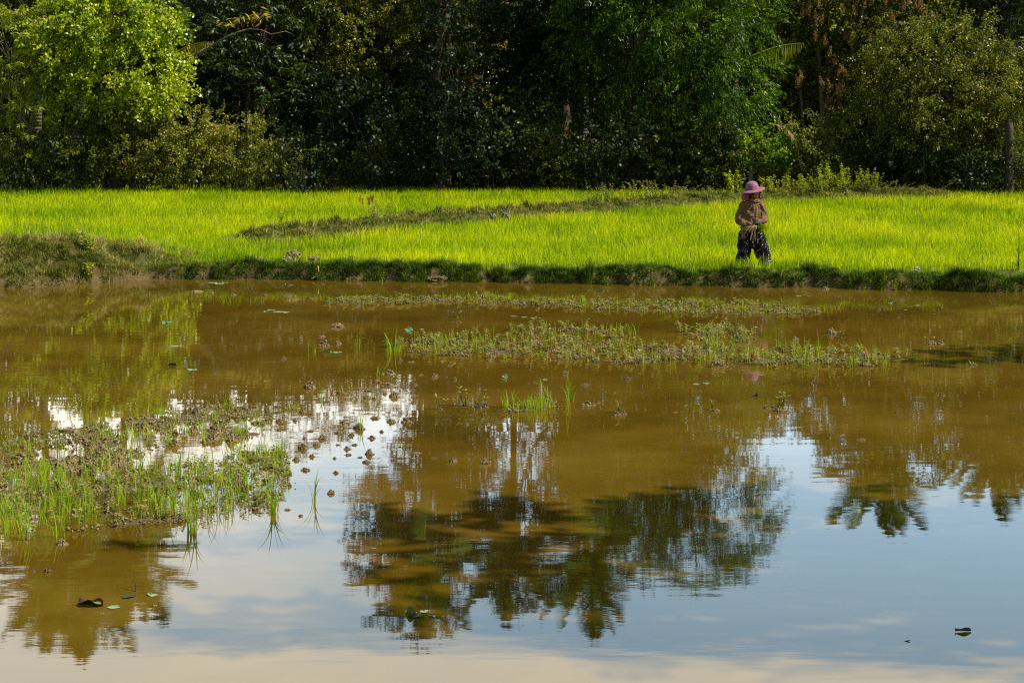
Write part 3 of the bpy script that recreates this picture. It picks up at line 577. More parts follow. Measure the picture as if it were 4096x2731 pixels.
n = 7000; D = rng.uniform(0, 9, n); px = rng.uniform(-250, 2600, n); x = gx(px, 64); D = D+forest_y(x)+1.2; x = gx(px, D); z = height(x, D)+rng.uniform(.05, 1.3, n)**1.3; per = 24
P = np.repeat(np.stack([x, D, z], -1), per, 0)+rng.normal(0, .22, (n*per, 3))
me = leaf_mesh('undergrowth', P, norm(rng.normal(size=P.shape)+[0, 0, .5]), norm(rng.normal(size=P.shape)+[0, 0, .8]), .13, .06, np.clip(rng.normal(.42, .2, len(P)), 0, 1))
tag(link('undergrowth', me, mat=M['scrub']), 'low leafy ground cover spread under the forest trees', 'undergrowth', kind='stuff'); NLEAF += len(P)
print('leaves', NLEAF)

# grey post in the scrub
bm = bmesh.new(); bmesh.ops.create_cube(bm, size=1); bmesh.ops.scale(bm, verts=bm.verts, vec=(.13, .13, 1.75)); bmesh.ops.bevel(bm, geom=bm.edges[:], offset=.012, segments=2, affect='EDGES')
for v in bm.verts: v.co.x += .05*(v.co.z > 0)
me = bpy.data.meshes.new('concrete_post'); bm.to_mesh(me); bm.free()
o = tag(link('concrete_post', me, mat=M['post']), 'slim grey concrete post standing in the scrub behind the farmer', 'post'); o.location = (gx(1723, 59.3), 59.3, 1.0); 
# trees on the near right bank (out of the frame) that throw their shade over the pond
def shade_tree(label, x, y, h, lobes, seed):
    bz = float(height(x, y)); t = tag(empty('shade_tree', (x, y, bz)), label, 'tree', 'shade trees on the near right bank')
    W = [(x+a, y+b, h+c, d, e, f) for a, b, c, d, e, f in lobes]
    crown('crown', W, 'back', M['olive'], seed, 1.15, .1, .45, t, 0, (x, y, bz))
    limbs('trunk', None, (0, 0, h*.55-bz), .2, [(w[0]-x, w[1]-y, w[2]-bz, *w[3:]) for w in W], seed, M['bark'], t, 5)
shade_tree('spreading tree on the near right bank shading the pond', 11.3, 12.5, 7.5,
           [(-3.4, .3, 1.6, 2.2, .9, .8), (-2.0, .5, 1.8, 2.2, 1.0, .9), (0, .3, 2.2, 2.4, 1.2, 1), (-1.6, -.8, 1.6, 2.6, 1.0, .8), (-1.0, -1.8, 1.5, 2.5, 1.0, .7), (1.6, -1.2, 2.0, 2.4, 1.4, 1), (2.6, .5, 2.3, 2.2, 1.4, 1)], 81)
shade_tree('broad tree nearest the road on the right bank shading the pond', 10.8, 10.4, 7.0,
           [(-2.9, .0, 1.9, 2.2, .6, .7), (-1.0, .2, 2.0, 2.4, .9, .8), (1.0, 0, 2.2, 2.4, 1.1, .9), (2.8, .4, 2.2, 2.2, 1.2, .9)], 82)
shade_tree('smaller tree farther along the right bank shading the pond', 14.4, 22.6, 6.2, [(-1.4, 0, 1.0, 1.5, .8, .8), (0, 0, 1.4, 1.6, .9, .9)], 83)

# ---------------------------------------------------------------- plants on the dike and the banks
def herb(name, label, px, py, hgt, spread, n, mat, seed, leaf=.07, wid=.03, zb=None, D=None, group='weeds growing out of the dikes', spikes=0, tshift=0.0, up=.5):
    """a clump of leafy stems, each leaf stalked along its stem"""
    r = np.random.default_rng(seed)
    if D is None:
        k_ = np.argsort(DIKE[:, 0]/DIKE[:, 1]); D = float(np.interp((px*1.7415-2048)/F, DIKE[k_, 0]/DIKE[k_, 1], DIKE[k_, 1])); x = gx(px, D)
    else: x = gx(px, D)
    z = float(height(x, D)) if zb is None else zb
    t = tag(empty(name, (x, D, z)), label, 'weed', group); ac = Acc(); P = []; d = []
    for k in range(n):
        hh = hgt*r.uniform(.55, 1.05); b = np.array([r.normal(0, spread*.4), r.normal(0, min(spread, .5)*.35), -.02]); e = b+np.array([r.normal(0, spread*.22+.03), r.normal(0, spread*.15+.02), hh])
        w = wander(b, e, 7, .05, seed*97+k); ac.tube(w, np.linspace(.006, .002, 7), 4)
        m = int(hh/.035); u = np.clip(np.linspace(.12, 1, m)+r.normal(0, .02, m), 0, 1)
        q = np.stack([np.interp(u, np.linspace(0, 1, 7), w[:, c]) for c in range(3)], -1)
        for s in (0, np.pi):
            a = np.arange(m)*1.7+s; P.append(q); d.append(np.stack([np.cos(a), np.sin(a), up+0*a], -1))
    P = np.concatenate(P); d = np.concatenate(d)+r.normal(0, .25, P.shape); N = len(P)
    link('leaves', leaf_mesh('leaves', P, d, r.normal(size=P.shape)*.3+[0, 0, 1], leaf*r.uniform(.6, 1.2, N), wid*r.uniform(.7, 1.2, N), np.clip(.5+tshift+r.normal(0, .17, N), 0, 1)), t, M[mat])
    link('stems', ac.mesh('stems'), t, M['weed'] if mat == 'weed' else M['straw'] if spikes else M['bank'])
    if spikes:
        Ps = []; Dr = []
        for k in range(spikes):
            b = np.array([r.normal(-.2, spread*.5), r.normal(0, .08), hgt*r.uniform(.75, 1.15)]); ax = norm(np.array([r.normal(0, .25), 0, 1.0])); m = 60
            s = r.uniform(0, .16, m)[:, None]; Ps.append(b+ax*s+r.normal(0, .008, (m, 3))); Dr.append(norm(r.normal(size=(m, 3))*.6+ax))
            ac2 = Acc(); ac2.tube(wander((0, 0, 0), b, 5, .04, k), [.004]*5, 4); link('stalk', ac2.mesh('stalk'), t, M['straw'])
        Ps = np.concatenate(Ps); link('flower_spikes', leaf_mesh('flower_spikes', Ps, np.concatenate(Dr), r.normal(size=Ps.shape), .035, .014, r.random(len(Ps))), t, M['flower'])
    return t
herb('weed', 'lone leafy weed standing at the near left end of the dike', 648, 535, .36, .12, 4, 'bank', 1, .08, .035, tshift=.1)
herb('weed', 'weed clump with reddish flower spikes on the left half of the dike', 868, 512, .40, .26, 9, 'weed', 2, .10, .025, spikes=8)
herb('weed', 'single small green seedling on top of the dike', 1008, 502, .20, .04, 2, 'bank', 3, .10, .03)
herb('weed', 'small flowering weeds on the dike where it starts to climb right', 1345, 478, .30, .8, 16, 'weed', 4, .05, .03, tshift=.05)
herb('weed', 'taller flowering weeds on the right half of the dike', 1410, 472, .55, .7, 24, 'weed', 5, .06, .035, tshift=.0)
herb('weed', 'flowering weeds right of the tallest clump on the dike', 1480, 466, .48, .8, 26, 'weed', 6, .05, .03, tshift=.08)
herb('weed', 'low grey green weeds on the far part of the dike left of the farmer', 1580, 460, .32, 1.4, 34, 'weed', 7, .05, .03, tshift=.1)
herb('leafy_weed', 'bright leafy weed just left of the farmer hat', 1690, 448, .62, .30, 10, 'young', 8, .10, .06, tshift=.0)
herb('leafy_weed', 'bright leafy weed just right of the farmer hat', 1765, 446, .45, .32, 8, 'young', 9, .09, .05, tshift=.0)
herb('leafy_weed', 'thick bright weeds on the dike well right of the farmer', 1850, 446, .62, .9, 40, 'young', 10, .07, .04, tshift=-.05)
herb('leafy_weed', 'tallest bright weeds with raised tips on the right end of the dike', 1915, 443, .80, .7, 30, 'young', 11, .08, .045, tshift=-.05)
herb('leafy_weed', 'bright weeds sloping down at the right end of the dike', 1985, 443, .62, .8, 30, 'young', 12, .07, .04, tshift=-.08)
herb('weed', 'low pale weeds under the bright ones at the right end of the dike', 1930, 446, .34, 2.4, 70, 'weed', 13, .05, .03, tshift=.1)
herb('weed', 'creeping bright leafed weed on the face of the left mound', 205, 600, .42, .10, 5, 'young', 14, .08, .06, D=33.9, group='weeds on the pond bank')
herb('weed', 'bright weed hanging lower down the face of the left mound', 203, 635, .20, .10, 4, 'young', 15, .08, .06, D=33.4, group='weeds on the pond bank')
herb('weed', 'thin dark upright weed on the bank at the right edge', 2336, 628, .55, .05, 3, 'bank', 16, .05, .015, D=33.1, group='weeds on the pond bank')
r = np.random.default_rng(77)
# the far edge weeds that break the line between field and shade
def lump(name, sx, sy, sz, seed, mat, sub=4, rough=.25):
    bm = bmesh.new(); bmesh.ops.create_icosphere(bm, subdivisions=sub, radius=1); n1 = NZ(seed, 1.1, d=3); n2 = NZ(seed+1, .35, d=3)
    for v in bm.verts:
        c = v.co; f = 1+rough*float(n1(c.x, c.y, c.z))+rough*.35*float(n2(c.x, c.y, c.z)); v.co = Vector((c.x*sx*f, c.y*sy*f, c.z*sz*f))
    me = bpy.data.meshes.new(name); bm.to_mesh(me); bm.free(); return link(name, me, None, M[mat], False)
for nm, lb, px, D, dz, s, mt, sd, ct in (
        ('earth_lump', 'dark rounded earth lump on the bank left of the middle', 673, 34.75, .10, (.14, .10, .09), 'clod', 1, 'earth lump'),
        ('stone', 'pale stone half sunk below the dark earth lump', 661, 34.6, .02, (.10, .08, .07), 'stone', 2, 'stone'),
        ('stone', 'larger grey stone in the grass under the dark earth lump', 681, 34.45, -.02, (.13, .09, .09), 'stone', 3, 'stone'),
        ('earth_lump', 'grey earth lump with roots on the bank face', 722, 34.45, .03, (.10, .08, .11), 'clod', 4, 'earth lump'),
        ('stone', 'small pale stone on the bank at the right', 2107, 32.9, .08, (.06, .05, .05), 'stone', 5, 'stone'),
        ('earth_lump', 'small earth clod on the bank top near the middle', 1372, 34.3, .08, (.07, .06, .045), 'clod', 6, 'earth lump'),
        ('earth_lump', 'bare earth clod on the lip right of the left mound', 588, 34.8, .09, (.18, .12, .05), 'clod', 7, 'earth lump'),
        ('earth_lump', 'low reddish clod spilling from the bank at the waterline mid picture', 1000, 33.75, -.05, (.17, .10, .07), 'clod', 8, 'earth lump'),
        ('stone', 'white stone on the middle of the dike', 1163, 46.4, .10, (.09, .06, .06), 'post', 9, 'stone'),
        ('stone', 'smaller white stone on the dike, left of the other', 1132, 46.0, .09, (.08, .05, .05), 'post', 10, 'stone')):
    x = gx(px, D); o = lump(nm, *s, 400+sd, mt); o.location = (x, D, float(height(x, D))+dz); tag(o, lb, ct)
x = gx(727, 34.1); ac = Acc(); ac.tube([(x-.05, 34.15, .30), (x+.04, 34.02, .24), (x+.05, 33.97, .15), (x+.0, 33.95, .07), (x-.07, 33.9, .03)], [.008, .009, .008, .007, .004], 5)
tag(link('root', ac.mesh('root'), mat=M['straw']), 'pale curved root hanging down the bank beside the grey lump', 'root')

# ---------------------------------------------------------------- mud, clods, grass and weeds standing in the pond
isn = NZ(60, .9); isn2 = NZ(61, .3)
def island_pts(keys, n):
    X = []; Y = []
    for k in keys:
        P = ISLW[k]; a, b = P.min(0), P.max(0); ar = (b-a).prod(); m = int(n*ar); x = rng.uniform(a[0], b[0], m); y = rng.uniform(a[1], b[1], m); q = inpoly(x, y, P); X.append(x[q]); Y.append(y[q])
    return np.concatenate(X), np.concatenate(Y)
V = []; Q = []; base = 0
for k, P in ISLW.items():                                   # wet mud just breaking the surface
    a, b = P.min(0)-.2, P.max(0)+.2; gx_ = np.arange(a[0], b[0], .045); gy_ = np.arange(a[1], b[1], .045); A, B = np.meshgrid(gx_, gy_)
    soft = np.zeros(A.shape)
    for ox, oy in ((0, 0), (.15, 0), (-.15, 0), (0, .15), (0, -.15)): soft += inpoly(A+ox, B+oy, P)/5
    Z = -.050+.034*soft+.020*isn(A, B)+.012*isn2(A, B)+.007*nsm(A*3, B*3)+.004*nsm(A*7, B*7); m = Z > -.012
    mm = m[:-1, :-1] | m[1:, :-1] | m[:-1, 1:] | m[1:, 1:]; n_ = A.shape[1]; i = np.arange(A.shape[0]-1)[:, None]*n_+np.arange(n_-1)[None]; i = i[mm]
    V.append(np.stack([A, B, Z], -1).reshape(-1, 3)); Q.append(np.stack([i, i+1, i+n_+1, i+n_], -1)+base); base += A.size
me = quads('wet_mud', np.concatenate(V), np.concatenate(Q), smooth=True)
bm = bmesh.new(); bm.from_mesh(me); bmesh.ops.delete(bm, geom=[v for v in bm.verts if not v.link_faces], context='VERTS'); bm.to_mesh(me); bm.free()
tag(link('wet_mud', me, mat=M['wetmud']), 'low brown mud just breaking the pond surface under the grass', 'mud', kind='stuff')

def crumbs(bm, n, rx, ry, rz, seed, r0=.008, r1=.02):
    r = random.Random(seed)
    for k in range(n):
        a = r.uniform(0, 6.28); q = math.sqrt(r.random()); x, y = rx*q*math.cos(a), ry*q*math.sin(a); z = rz*(1-q*q)*r.uniform(.2, 1)
        s = r.uniform(r0, r1); mtx = Matrix.Translation((x, y, z)) @ Matrix.Rotation(r.uniform(0, 3), 4, 'Z') @ Matrix.Rotation(r.uniform(0, 3), 4, 'X') @ Matrix.Diagonal((1, r.uniform(.6, 1), r.uniform(.55, .9), 1))
        res = bmesh.ops.create_icosphere(bm, subdivisions=2 if s > .016 else 1, radius=s, matrix=mtx)
        for v in res['verts']: v.co += Vector((r.gauss(0, 1), r.gauss(0, 1), r.gauss(0, 1)))*s*.16
CL = []
for k in range(9):
    bm = bmesh.new(); w = .062; crumbs(bm, 46+6*(k % 3), w, w*.75, .034+.008*(k % 4), k); crumbs(bm, 22, w*1.25, w*.95, .006, k+50, .004, .010); crumbs(bm, 10, w*.6, w*.45, .03+.012*(k % 3), k+90, .015, .026)
    me = bpy.data.meshes.new('mud_clod'); bm.to_mesh(me); bm.free(); me.materials.append(M['clod']); CL.append(me)
def clod(x, y, w, label, group, k):
    o = bpy.data.objects.new('mud_clod', CL[k % 9]); col.objects.link(o); o.location = (x, y, -.004); s = w/.13
    o.rotation_euler = (0, 0, (k*.77) % .7-.35+math.pi*(k % 2)); o.scale = (s, s*(.7+.09*((k*3) % 7)), min(s, 1.5)*(.55+.17*((k*7) % 6))); tag(o, label, 'mud clod', group)
C7 = [(465,378,80),(340,447,50),(355,513,90),(458,497,50),(62,606,40),(990,630,55),(1265,657,45),(825,718,90),(1055,725,40),(1150,735,60),(855,768,40),(740,780,80),(815,800,80),(1005,797,60),(515,772,40),(250,818,90),(480,862,70),(547,850,50),(675,838,60),(670,893,65),(716,900,40),(865,880,80),(795,862,35),(315,898,50),(378,920,35),(995,925,35),(120,968,70),(200,995,65),(250,1005,50),(722,1037,85),(487,1068,55),(845,1063,75),(950,1066,80),(32,1063,55),(145,1055,35),(405,1098,35),(260,1130,55),(462,1142,65),(553,1162,50),(612,1112,90),(770,1135,35),(1063,1140,45),(25,1122,40),(700,1180,60),(935,1180,40),(212,1182,35),(340,1185,60),(455,1230,45),(575,1230,50),(303,1235,65),(523,1260,55),(200,1255,75),(683,1297,65),(1020,1288,80),(618,1320,45),(663,1355,65),(266,1315,50),(155,1338,55),(430,1327,30),(395,1270,25),(220,1412,75),(440,1432,50),(1147,1325,50),(1285,1347,65),(1525,1360,75),(1540,1292,35),(1190,972,50),(1345,934,60),(1395,930,60),(1475,962,50),(1520,958,50),(1690,985,60),(1745,985,60),(1815,983,60),(1870,970,45),(1940,968,45),(1970,912,60),(2020,914,60),(1910,895,50),(2265,940,75),(2245,797,50),(1380,1083,50),(2100,712,50),(1835,785,30),(1875,778,40),(1300,745,35),(1240,740,25),(1300,762,35),(905,620,35),(1210,622,40),(1660,632,40),(1550,622,45),(1005,755,35),(935,820,30)]
C8 = [(1340,438,55),(1410,500,35),(1870,490,55),(1910,492,50),(55,707,35),(205,748,20),(278,675,35),(50,818,60),(85,812,50),(118,800,30),(220,865,50),(250,862,45),(365,838,20),(525,850,35),(582,818,35),(735,843,50),(815,848,20),(1005,830,40),(1065,845,50),(1105,848,50),(1165,826,30),(1920,762,40),(1500,995,45),(1330,987,25),(1155,472,40),(2085,602,50),(1865,606,45),(1310,205,45),(535,382,30),(1590,313,25),(1378,305,20),(1755,483,22),(2062,500,22),(1270,325,40),(1215,322,30)]
k = 0
for cx, cy, w in C7:
    fx, fy = 1100+cx/1.809, 1100+cy/1.809; X0, Y0 = on(fx/1.7415, fy/1.7415); k += 1
    clod(X0, Y0, w/1.809*Y0/F, 'crumbly brown mud clod standing alone in the open water mid pond', 'mud clods scattered over the open water mid pond', k)
for cx, cy, w in C8:
    fx, fy = 2300+cx/1.3096, 1000+cy/1.3096; X0, Y0 = on(fx/1.7415, fy/1.7415); k += 1
    clod(X0, Y0, w/1.3096*Y0/F, 'small brown mud clod in the open water of the right half', 'mud clods in the right half of the pond', k)
for px, py, w in [(143, 1250, 28), (110, 1313, 22), (75, 1313, 18), (10, 1313, 20), (232, 893, 10), (660, 1171, 15), (690, 1185, 12), (760, 1133, 18), (800, 1045, 20), (665, 655, 12), (740, 653, 10), (535, 678, 14), (485, 673, 12), (610, 680, 10), (452, 670, 28), (650, 825, 12), (775, 750, 28)]:
    X0, Y0 = on(px, py); k += 1; clod(X0, Y0, w*1.7415*Y0/F, 'little mud clod breaking the water in the left half', 'mud clods in the left half of the pond', k)
x, y = island_pts('ab', 30); q = (isn(x, y) > -.1) | (rng.random(len(x)) < .25); x, y = x[q][:120], y[q][:120]
for X0, Y0 in zip(x, y): k += 1; clod(X0, Y0, random.uniform(.07, .17), 'brown mud clod among the grass of the left islet', 'mud clods among the grass of the left islet', k)
nleft = 300-k
x, y = island_pts('cde', 9); q = rng.permutation(len(x))[:nleft]
for X0, Y0 in zip(x[q], y[q]): k += 1; clod(X0, Y0, random.uniform(.06, .13), 'brown mud clod among the weeds of the far islets', 'mud clods among the weeds of the far islets', k)
print('clods', k)
bm = bmesh.new(); x1_, y1_ = island_pts('abf', 60); x2_, y2_ = island_pts(['c', 'd', 'd2', 'e'], 40); x = np.concatenate([x1_, x2_]); y = np.concatenate([y1_, y2_]); w = isn(x, y)+rng.normal(0, .3, len(x)) > -.1; x, y = x[w], y[w]
arr_v = []; arr_q = []
ico = bmesh.new(); bmesh.ops.create_icosphere(ico, subdivisions=1, radius=1); iv = np.array([v.co[:] for v in ico.verts]); itri = np.array([[v.index for v in f.verts] for f in ico.faces]); ico.free(); bm.free()
n = len(x)*6; cx = np.repeat(x, 6)+rng.normal(0, .035, n); cy = np.repeat(y, 6)+rng.normal(0, .035, n); s = rng.uniform(.006, .019, n); cz = rng.uniform(0, .028, n)
V = iv[None]*s[:, None, None]*rng.uniform(.6, 1.1, (n, 1, 3))+rng.normal(0, .14, (n, 12, 3))*s[:, None, None]+np.stack([cx, cy, cz], -1)[:, None]
T = (itri[None]+np.arange(n)[:, None, None]*12).reshape(-1, 3)
me = bpy.data.meshes.new('mud_crumbs'); me.vertices.add(n*12); me.vertices.foreach_set('co', V.astype(np.float32).ravel()); me.loops.add(T.size); me.loops.foreach_set('vertex_index', T.astype(np.int32).ravel())
me.polygons.add(len(T)); me.polygons.foreach_set('loop_start', np.arange(0, T.size, 3, dtype=np.int32)); me.update(calc_edges=True)
tag(link('mud_crumbs', me, mat=M['clod']), 'small crumbs of brown mud strewn over the grassy islets', 'mud', kind='stuff')

def pond_grass(name, label, keys, dens, h, thr, w=(.004, .009), clump=10):
    x, y = island_pts(keys, dens/clump); q = isn(x+7, y)*.6+isn2(x, y+4)*.6+rng.normal(0, .3, len(x)) > thr; x, y = x[q], y[q]
    N = len(x)*clump; hc = np.repeat(h*rng.uniform(.55, 1.35, len(x)), clump); x = np.repeat(x, clump)+rng.normal(0, .022, N); y = np.repeat(y, clump)+rng.normal(0, .022, N)
    a = rng.uniform(0, 6.28, N); ln = np.stack([np.cos(a), np.sin(a), 0*a], -1)*rng.uniform(.05, .55, N)[:, None]
    me = blade_mesh(name, np.stack([x, y, x*0-.03], -1), hc*rng.uniform(.5, 1.2, N)+.03, rng.uniform(*w, N), ln, np.clip(.5+rng.normal(0, .18, N), 0, 1)); print(name, N)
    tag(link(name, me, mat=M['pondgrass']), label, 'grass', kind='stuff')
pond_grass('islet_grass', 'thin bright grass standing in the shallow water at the lower left', 'b', 700, .19, -.05, (.003, .008), clump=5)
pond_grass('islet_grass', 'short grass between the mud clods behind the lower left islet', 'a', 420, .13, .05, (.003, .008), clump=5)
pond_grass('islet_grass', 'fine grass along the long middle islet', 'cd', 170, .14, .1, (.003, .008), clump=5)
pond_grass('islet_grass', 'sparse grass along the farthest islet', 'e', 110, .10, .1, (.003, .008), clump=5)
pond_grass('islet_grass', 'dense green grass on the tiny islet mid pond', 'f', 900, .17, -2, clump=8)
def weed_carpet(name, label, keys, dens, h, thr, leaf=.028):
    x, y = island_pts(keys, dens); q = isn(x, y)*.5+isn2(x+3, y)*.6+rng.normal(0, .4, len(x)) > thr; x, y = x[q], y[q]; n = len(x); per = 12
    hh = h*rng.uniform(.3, 1.3, n); tx = rng.normal(0, .25, (n, 2)); t = np.tile(np.linspace(.15, 1, per), (n, 1)); z = t*hh[:, None]
    P = np.stack([x[:, None]+tx[:, :1]*z, y[:, None]+tx[:, 1:]*z, z], -1); a = np.arange(per)[None]*2.1+rng.uniform(0, 6.28, (n, 1))
    d = np.stack([np.cos(a), np.sin(a), .35+0*a], -1); ti = np.clip(.52+rng.normal(0, .16, (n, 1))+rng.normal(0, .12, (n, per)), 0, 1)
    P = P.reshape(-1, 3); m = len(P)
    me = leaf_mesh(name, P, d.reshape(-1, 3)+rng.normal(0, .2, (m, 3)), rng.normal(0, .25, (m, 3))+[0, 0, 1], leaf*rng.uniform(.6, 1.3, m), leaf*.55*rng.uniform(.7, 1.2, m), ti.ravel())
    tag(link(name, me, mat=M['weed']), label, 'weeds', kind='stuff')
weed_carpet('islet_weeds', 'small leaved reddish green weeds over the long middle islet', 'cd', 62, .10, .08, .048)
weed_carpet('islet_weeds', 'small weeds of the two short islets in front of the farmer', ['d2'], 70, .12, -.2, .048)
weed_carpet('islet_weeds', 'low weeds and mud of the farthest islet', 'e', 80, .06, .0, .042)
weed_carpet('islet_weeds', 'leafy weeds under the grass of the lower left islet', 'b', 110, .085, -.1, .04)
weed_carpet('islet_weeds', 'scattered weeds between the clods behind the lower left islet', 'a', 90, .05, .1, .028)

def tuft(label, px, py, h, n, spread, seed, w=.009, lean=.6):
    x, y = on(px, py); r = np.random.default_rng(seed); a = r.uniform(0, 6.28, n); b = r.normal(0, spread, (n, 2)); L = h*r.uniform(.45, 1, n); L[0] = h
    ac = []; V = []; Q = []; T = []
    for k in range(n):                                   # each blade arches over
        m = 9; t = np.linspace(0, 1, m); c = r.uniform(.1, lean); p = np.stack([b[k, 0]+np.cos(a[k])*L[k]*c*t**2.2, b[k, 1]+np.sin(a[k])*L[k]*c*t**2.2, -.02+L[k]*(t-.35*c*t**3)], -1)
        s = np.array([-np.sin(a[k]+r.normal(0, .6)), np.cos(a[k]), 0])*(w*(1-t**1.5)*.5+.0008)[:, None]; V.append(np.concatenate([p-s, p+s])); i = np.arange(m-1)
        Q.append(np.stack([i, i+1, i+1+m, i+m], -1)+k*2*m); T.append(np.full(2*m, np.clip(.45+r.normal(0, .15), 0, 1)))
    me = quads('grass_tuft', np.concatenate(V), np.concatenate(Q), np.concatenate(T)); o = link('grass_tuft', me, None, M['pondgrass']); o.location = (x, y, 0)
    tag(o, label, 'grass tuft', 'grass tufts standing alone in the pond')
for k, a in enumerate([('tall grass tuft at the left end of the middle islet', 905, 808, .42, 16, .05), ('thin arching grass blades left of the middle islet', 824, 797, .30, 5, .02),
    ('short grass tuft near the left of the middle islet', 716, 808, .20, 6, .03), ('slim grass tuft rising from a clod above the bright gap', 741, 922, .19, 8, .012),
    ('small spreading grass tuft on clods at the left of the bright gap', 672, 940, .14, 18, .04), ('arching grass tuft on the biggest clod in the bright gap', 826, 986, .27, 6, .02),
    ('tallest grass tuft with long arching blades mid pond', 1308, 922, .48, 9, .03), ('arching grass tuft beside the tiny grassy islet', 1250, 912, .30, 7, .05),
    ('tall pale grass tuft on the right part of the middle islet', 1858, 822, .45, 22, .10), ('second tall tuft on the middle islet below the farmer', 1640, 790, .34, 16, .06),
    ('long grass tuft rising from the rear edge of the left islet', 376, 960, .36, 7, .02), ('dark green tuft in the water off the front edge of the left islet', 440, 1222, .42, 12, .02),
    ('green tuft at the right front corner of the left islet', 630, 1180, .40, 14, .02), ('thin lone reed tuft right of the left islet', 722, 1150, .34, 7, .015),
    ('leaning grass tuft by the clods above the bright gap', 870, 862, .16, 7, .02), ('grass tuft in the dark water at far right', 2230, 838, .12, 5, .02),
    ('upright bright tuft at the left front of the left islet', 60, 1240, .38, 14, .03), ('spreading tuft at the front of the left islet', 135, 1232, .26, 14, .03),
    ('fine grass tuft near the right end of the middle islet', 1975, 812, .22, 12, .06), ('thin tuft behind the middle islet with a few blades', 1450, 770, .24, 10, .05),
    ('thin tuft on the farthest islet below the field', 1335, 700, .24, 7, .04), ('grass tuft on the farthest islet below the farmer', 1705, 700, .16, 9, .04)]): tuft(*a, 600+k)
for k, (lb, px, py, h, n, s) in enumerate([('reddish weed sprig left of the tiny grassy islet', 1015, 940, .17, 3, .04), ('leafy weed sprig on a clod mid pond', 1070, 932, .20, 4, .04), ('pale weed sprig standing in water left of the tiny islet', 1110, 935, .22, 3, .07),
    ('weed sprig on clods in the lower middle of the pond', 1420, 948, .15, 3, .04), ('largest weed sprig on the clods right of the middle', 1792, 936, .18, 5, .06), ('small weed sprig with clods below the farmer', 1636, 940, .12, 3, .03),
    ('weed sprig on a clod between the two far islets', 1055, 728, .14, 4, .04), ('weed sprig by the clod at the right in front of the field', 2140, 788, .10, 3, .05), ('weed sprig on the clod right of the tall islet tuft', 1925, 775, .12, 4, .05)]):
    x, y = on(px, py); herb('weed_sprig', lb, px, py, h, s, n, 'weed', 700+k, .05, .025, zb=0.0, D=y, group='weed sprigs standing in the pond', tshift=.12)

# lily pads: notched wavy discs, leaves and sticks afloat
def pad_mesh(seed, curl=.0):
    r = random.Random(seed); bm = bmesh.new(); c = bm.verts.new((0, 0, .006)); m = 28; R1 = []; R2 = []
    for j in range(m):
        a = .22+(2*math.pi-.44)*j/(m-1); rr = 1+.05*math.sin(3*a+seed)+.03*math.sin(9*a); z = .004+.018*curl*math.sin(4*a+seed)+curl*.10*max(0, math.sin(a+seed))**3
        R1.append(bm.verts.new((.55*rr*math.cos(a), .55*rr*math.sin(a), .005))); R2.append(bm.verts.new((rr*math.cos(a), rr*math.sin(a), z+.002)))
    for j in range(m-1): bm.faces.new((c, R1[j], R1[j+1])); bm.faces.new((R1[j], R2[j], R2[j+1], R1[j+1]))
    me = bpy.data.meshes.new('lily_pad'); bm.to_mesh(me); bm.free(); at = me.attributes.new('tint', 'FLOAT', 'POINT'); at.data.foreach_set('value', [min(1, max(0, .5+r.gauss(0, .2))) for _ in me.vertices])
    me.materials.append(M['lily']); sol = None; return me
PM = [pad_mesh(k, c) for k, c in enumerate((.1, .3, .8, 1.6, .2))]
def pad(label, px, py, wpx, k, group='lily pads afloat', cat='lily pad', mat=None, name='lily_pad'):
    x, y = on(px, py); o = bpy.data.objects.new(name, PM[k % 5] if mat is None else PM[k % 5].copy()); col.objects.link(o); s = wpx*1.7415*y/F/2; o.location = (x, y, .003); o.scale = (s, s*.8, max(s, .3)); o.rotation_euler = (0, 0, k*1.9)
    if mat: o.data.materials.clear(); o.data.materials.append(M[mat])
    tag(o, label, cat, group)
far_l = 'flat grey green lily pad in the cluster near the far bank at left'; mid_l = 'lily pad in the long cluster left of the far islet'
for k, a in enumerate([(far_l, 488, 650, 22), (far_l, 503, 652, 26), (far_l, 515, 650, 16), ('lone lily pad close under the bank left of the middle', 651, 653, 12), (mid_l, 622, 713, 22), (mid_l, 640, 717, 30), (mid_l, 658, 718, 24), ('pad with dark upturned rim at the left of the long cluster', 610, 716, 14),
    ('lily pad at left of the pond above the ripple', 378, 742, 20), ('small lily pad right beside the one above the ripple', 392, 741, 12), ('thin lily pad at left below the ripple', 402, 796, 22), ('small lily pad at left touching the thin one', 418, 796, 10), ('pale lily pad in the brown water at left', 440, 850, 28),
    ('ragged green lily pad with raised edges left of the middle islet', 752, 809, 22), ('ragged pad right of the raised one left of the middle islet', 775, 810, 26), ('curled green lily pad between the two far islets', 1180, 727, 18), ('flat lily pad right of the curled one', 1205, 729, 18), ('pink edged lily pad right of the curled one', 1226, 731, 18),
    ('thin lily pad just above the left end of the middle islet', 938, 760, 22), ('tiny lily pad above the middle islet', 970, 757, 10), ('ragged green pad in the lower right brown water', 1600, 883, 18), ('raised green pad right beside the ragged one', 1622, 881, 18), ('lily pad near the far bank mid picture', 1352, 668, 12), ('larger lily pad near the far bank mid picture', 1378, 669, 22),
    ('pad near the bank in front of the farmer', 1836, 680, 18), ('small pad near the bank just right of the one in front of the farmer', 1858, 681, 12), ('green upturned pad in the reflections at right', 2080, 713, 10), ('tiny pad near the bank right of the farmer', 2046, 697, 14), ('single pad below the middle islet', 1160, 868, 14), ('single pad at right of the tuft below the middle islet', 1252, 873, 14),
    ('pale green pad afloat beside the dead leaf at lower left', 262, 1395, 30), ('green pad at the edge of the lower left reflection', 350, 1367, 26), ('small yellow green pad under the green pad at lower left', 355, 1392, 12), ('pale green pad in the big dark reflection', 945, 1407, 30), ('green pad at right in the big dark reflection', 975, 1405, 26)]): pad(*a, k, group='lily pads afloat on the pond')
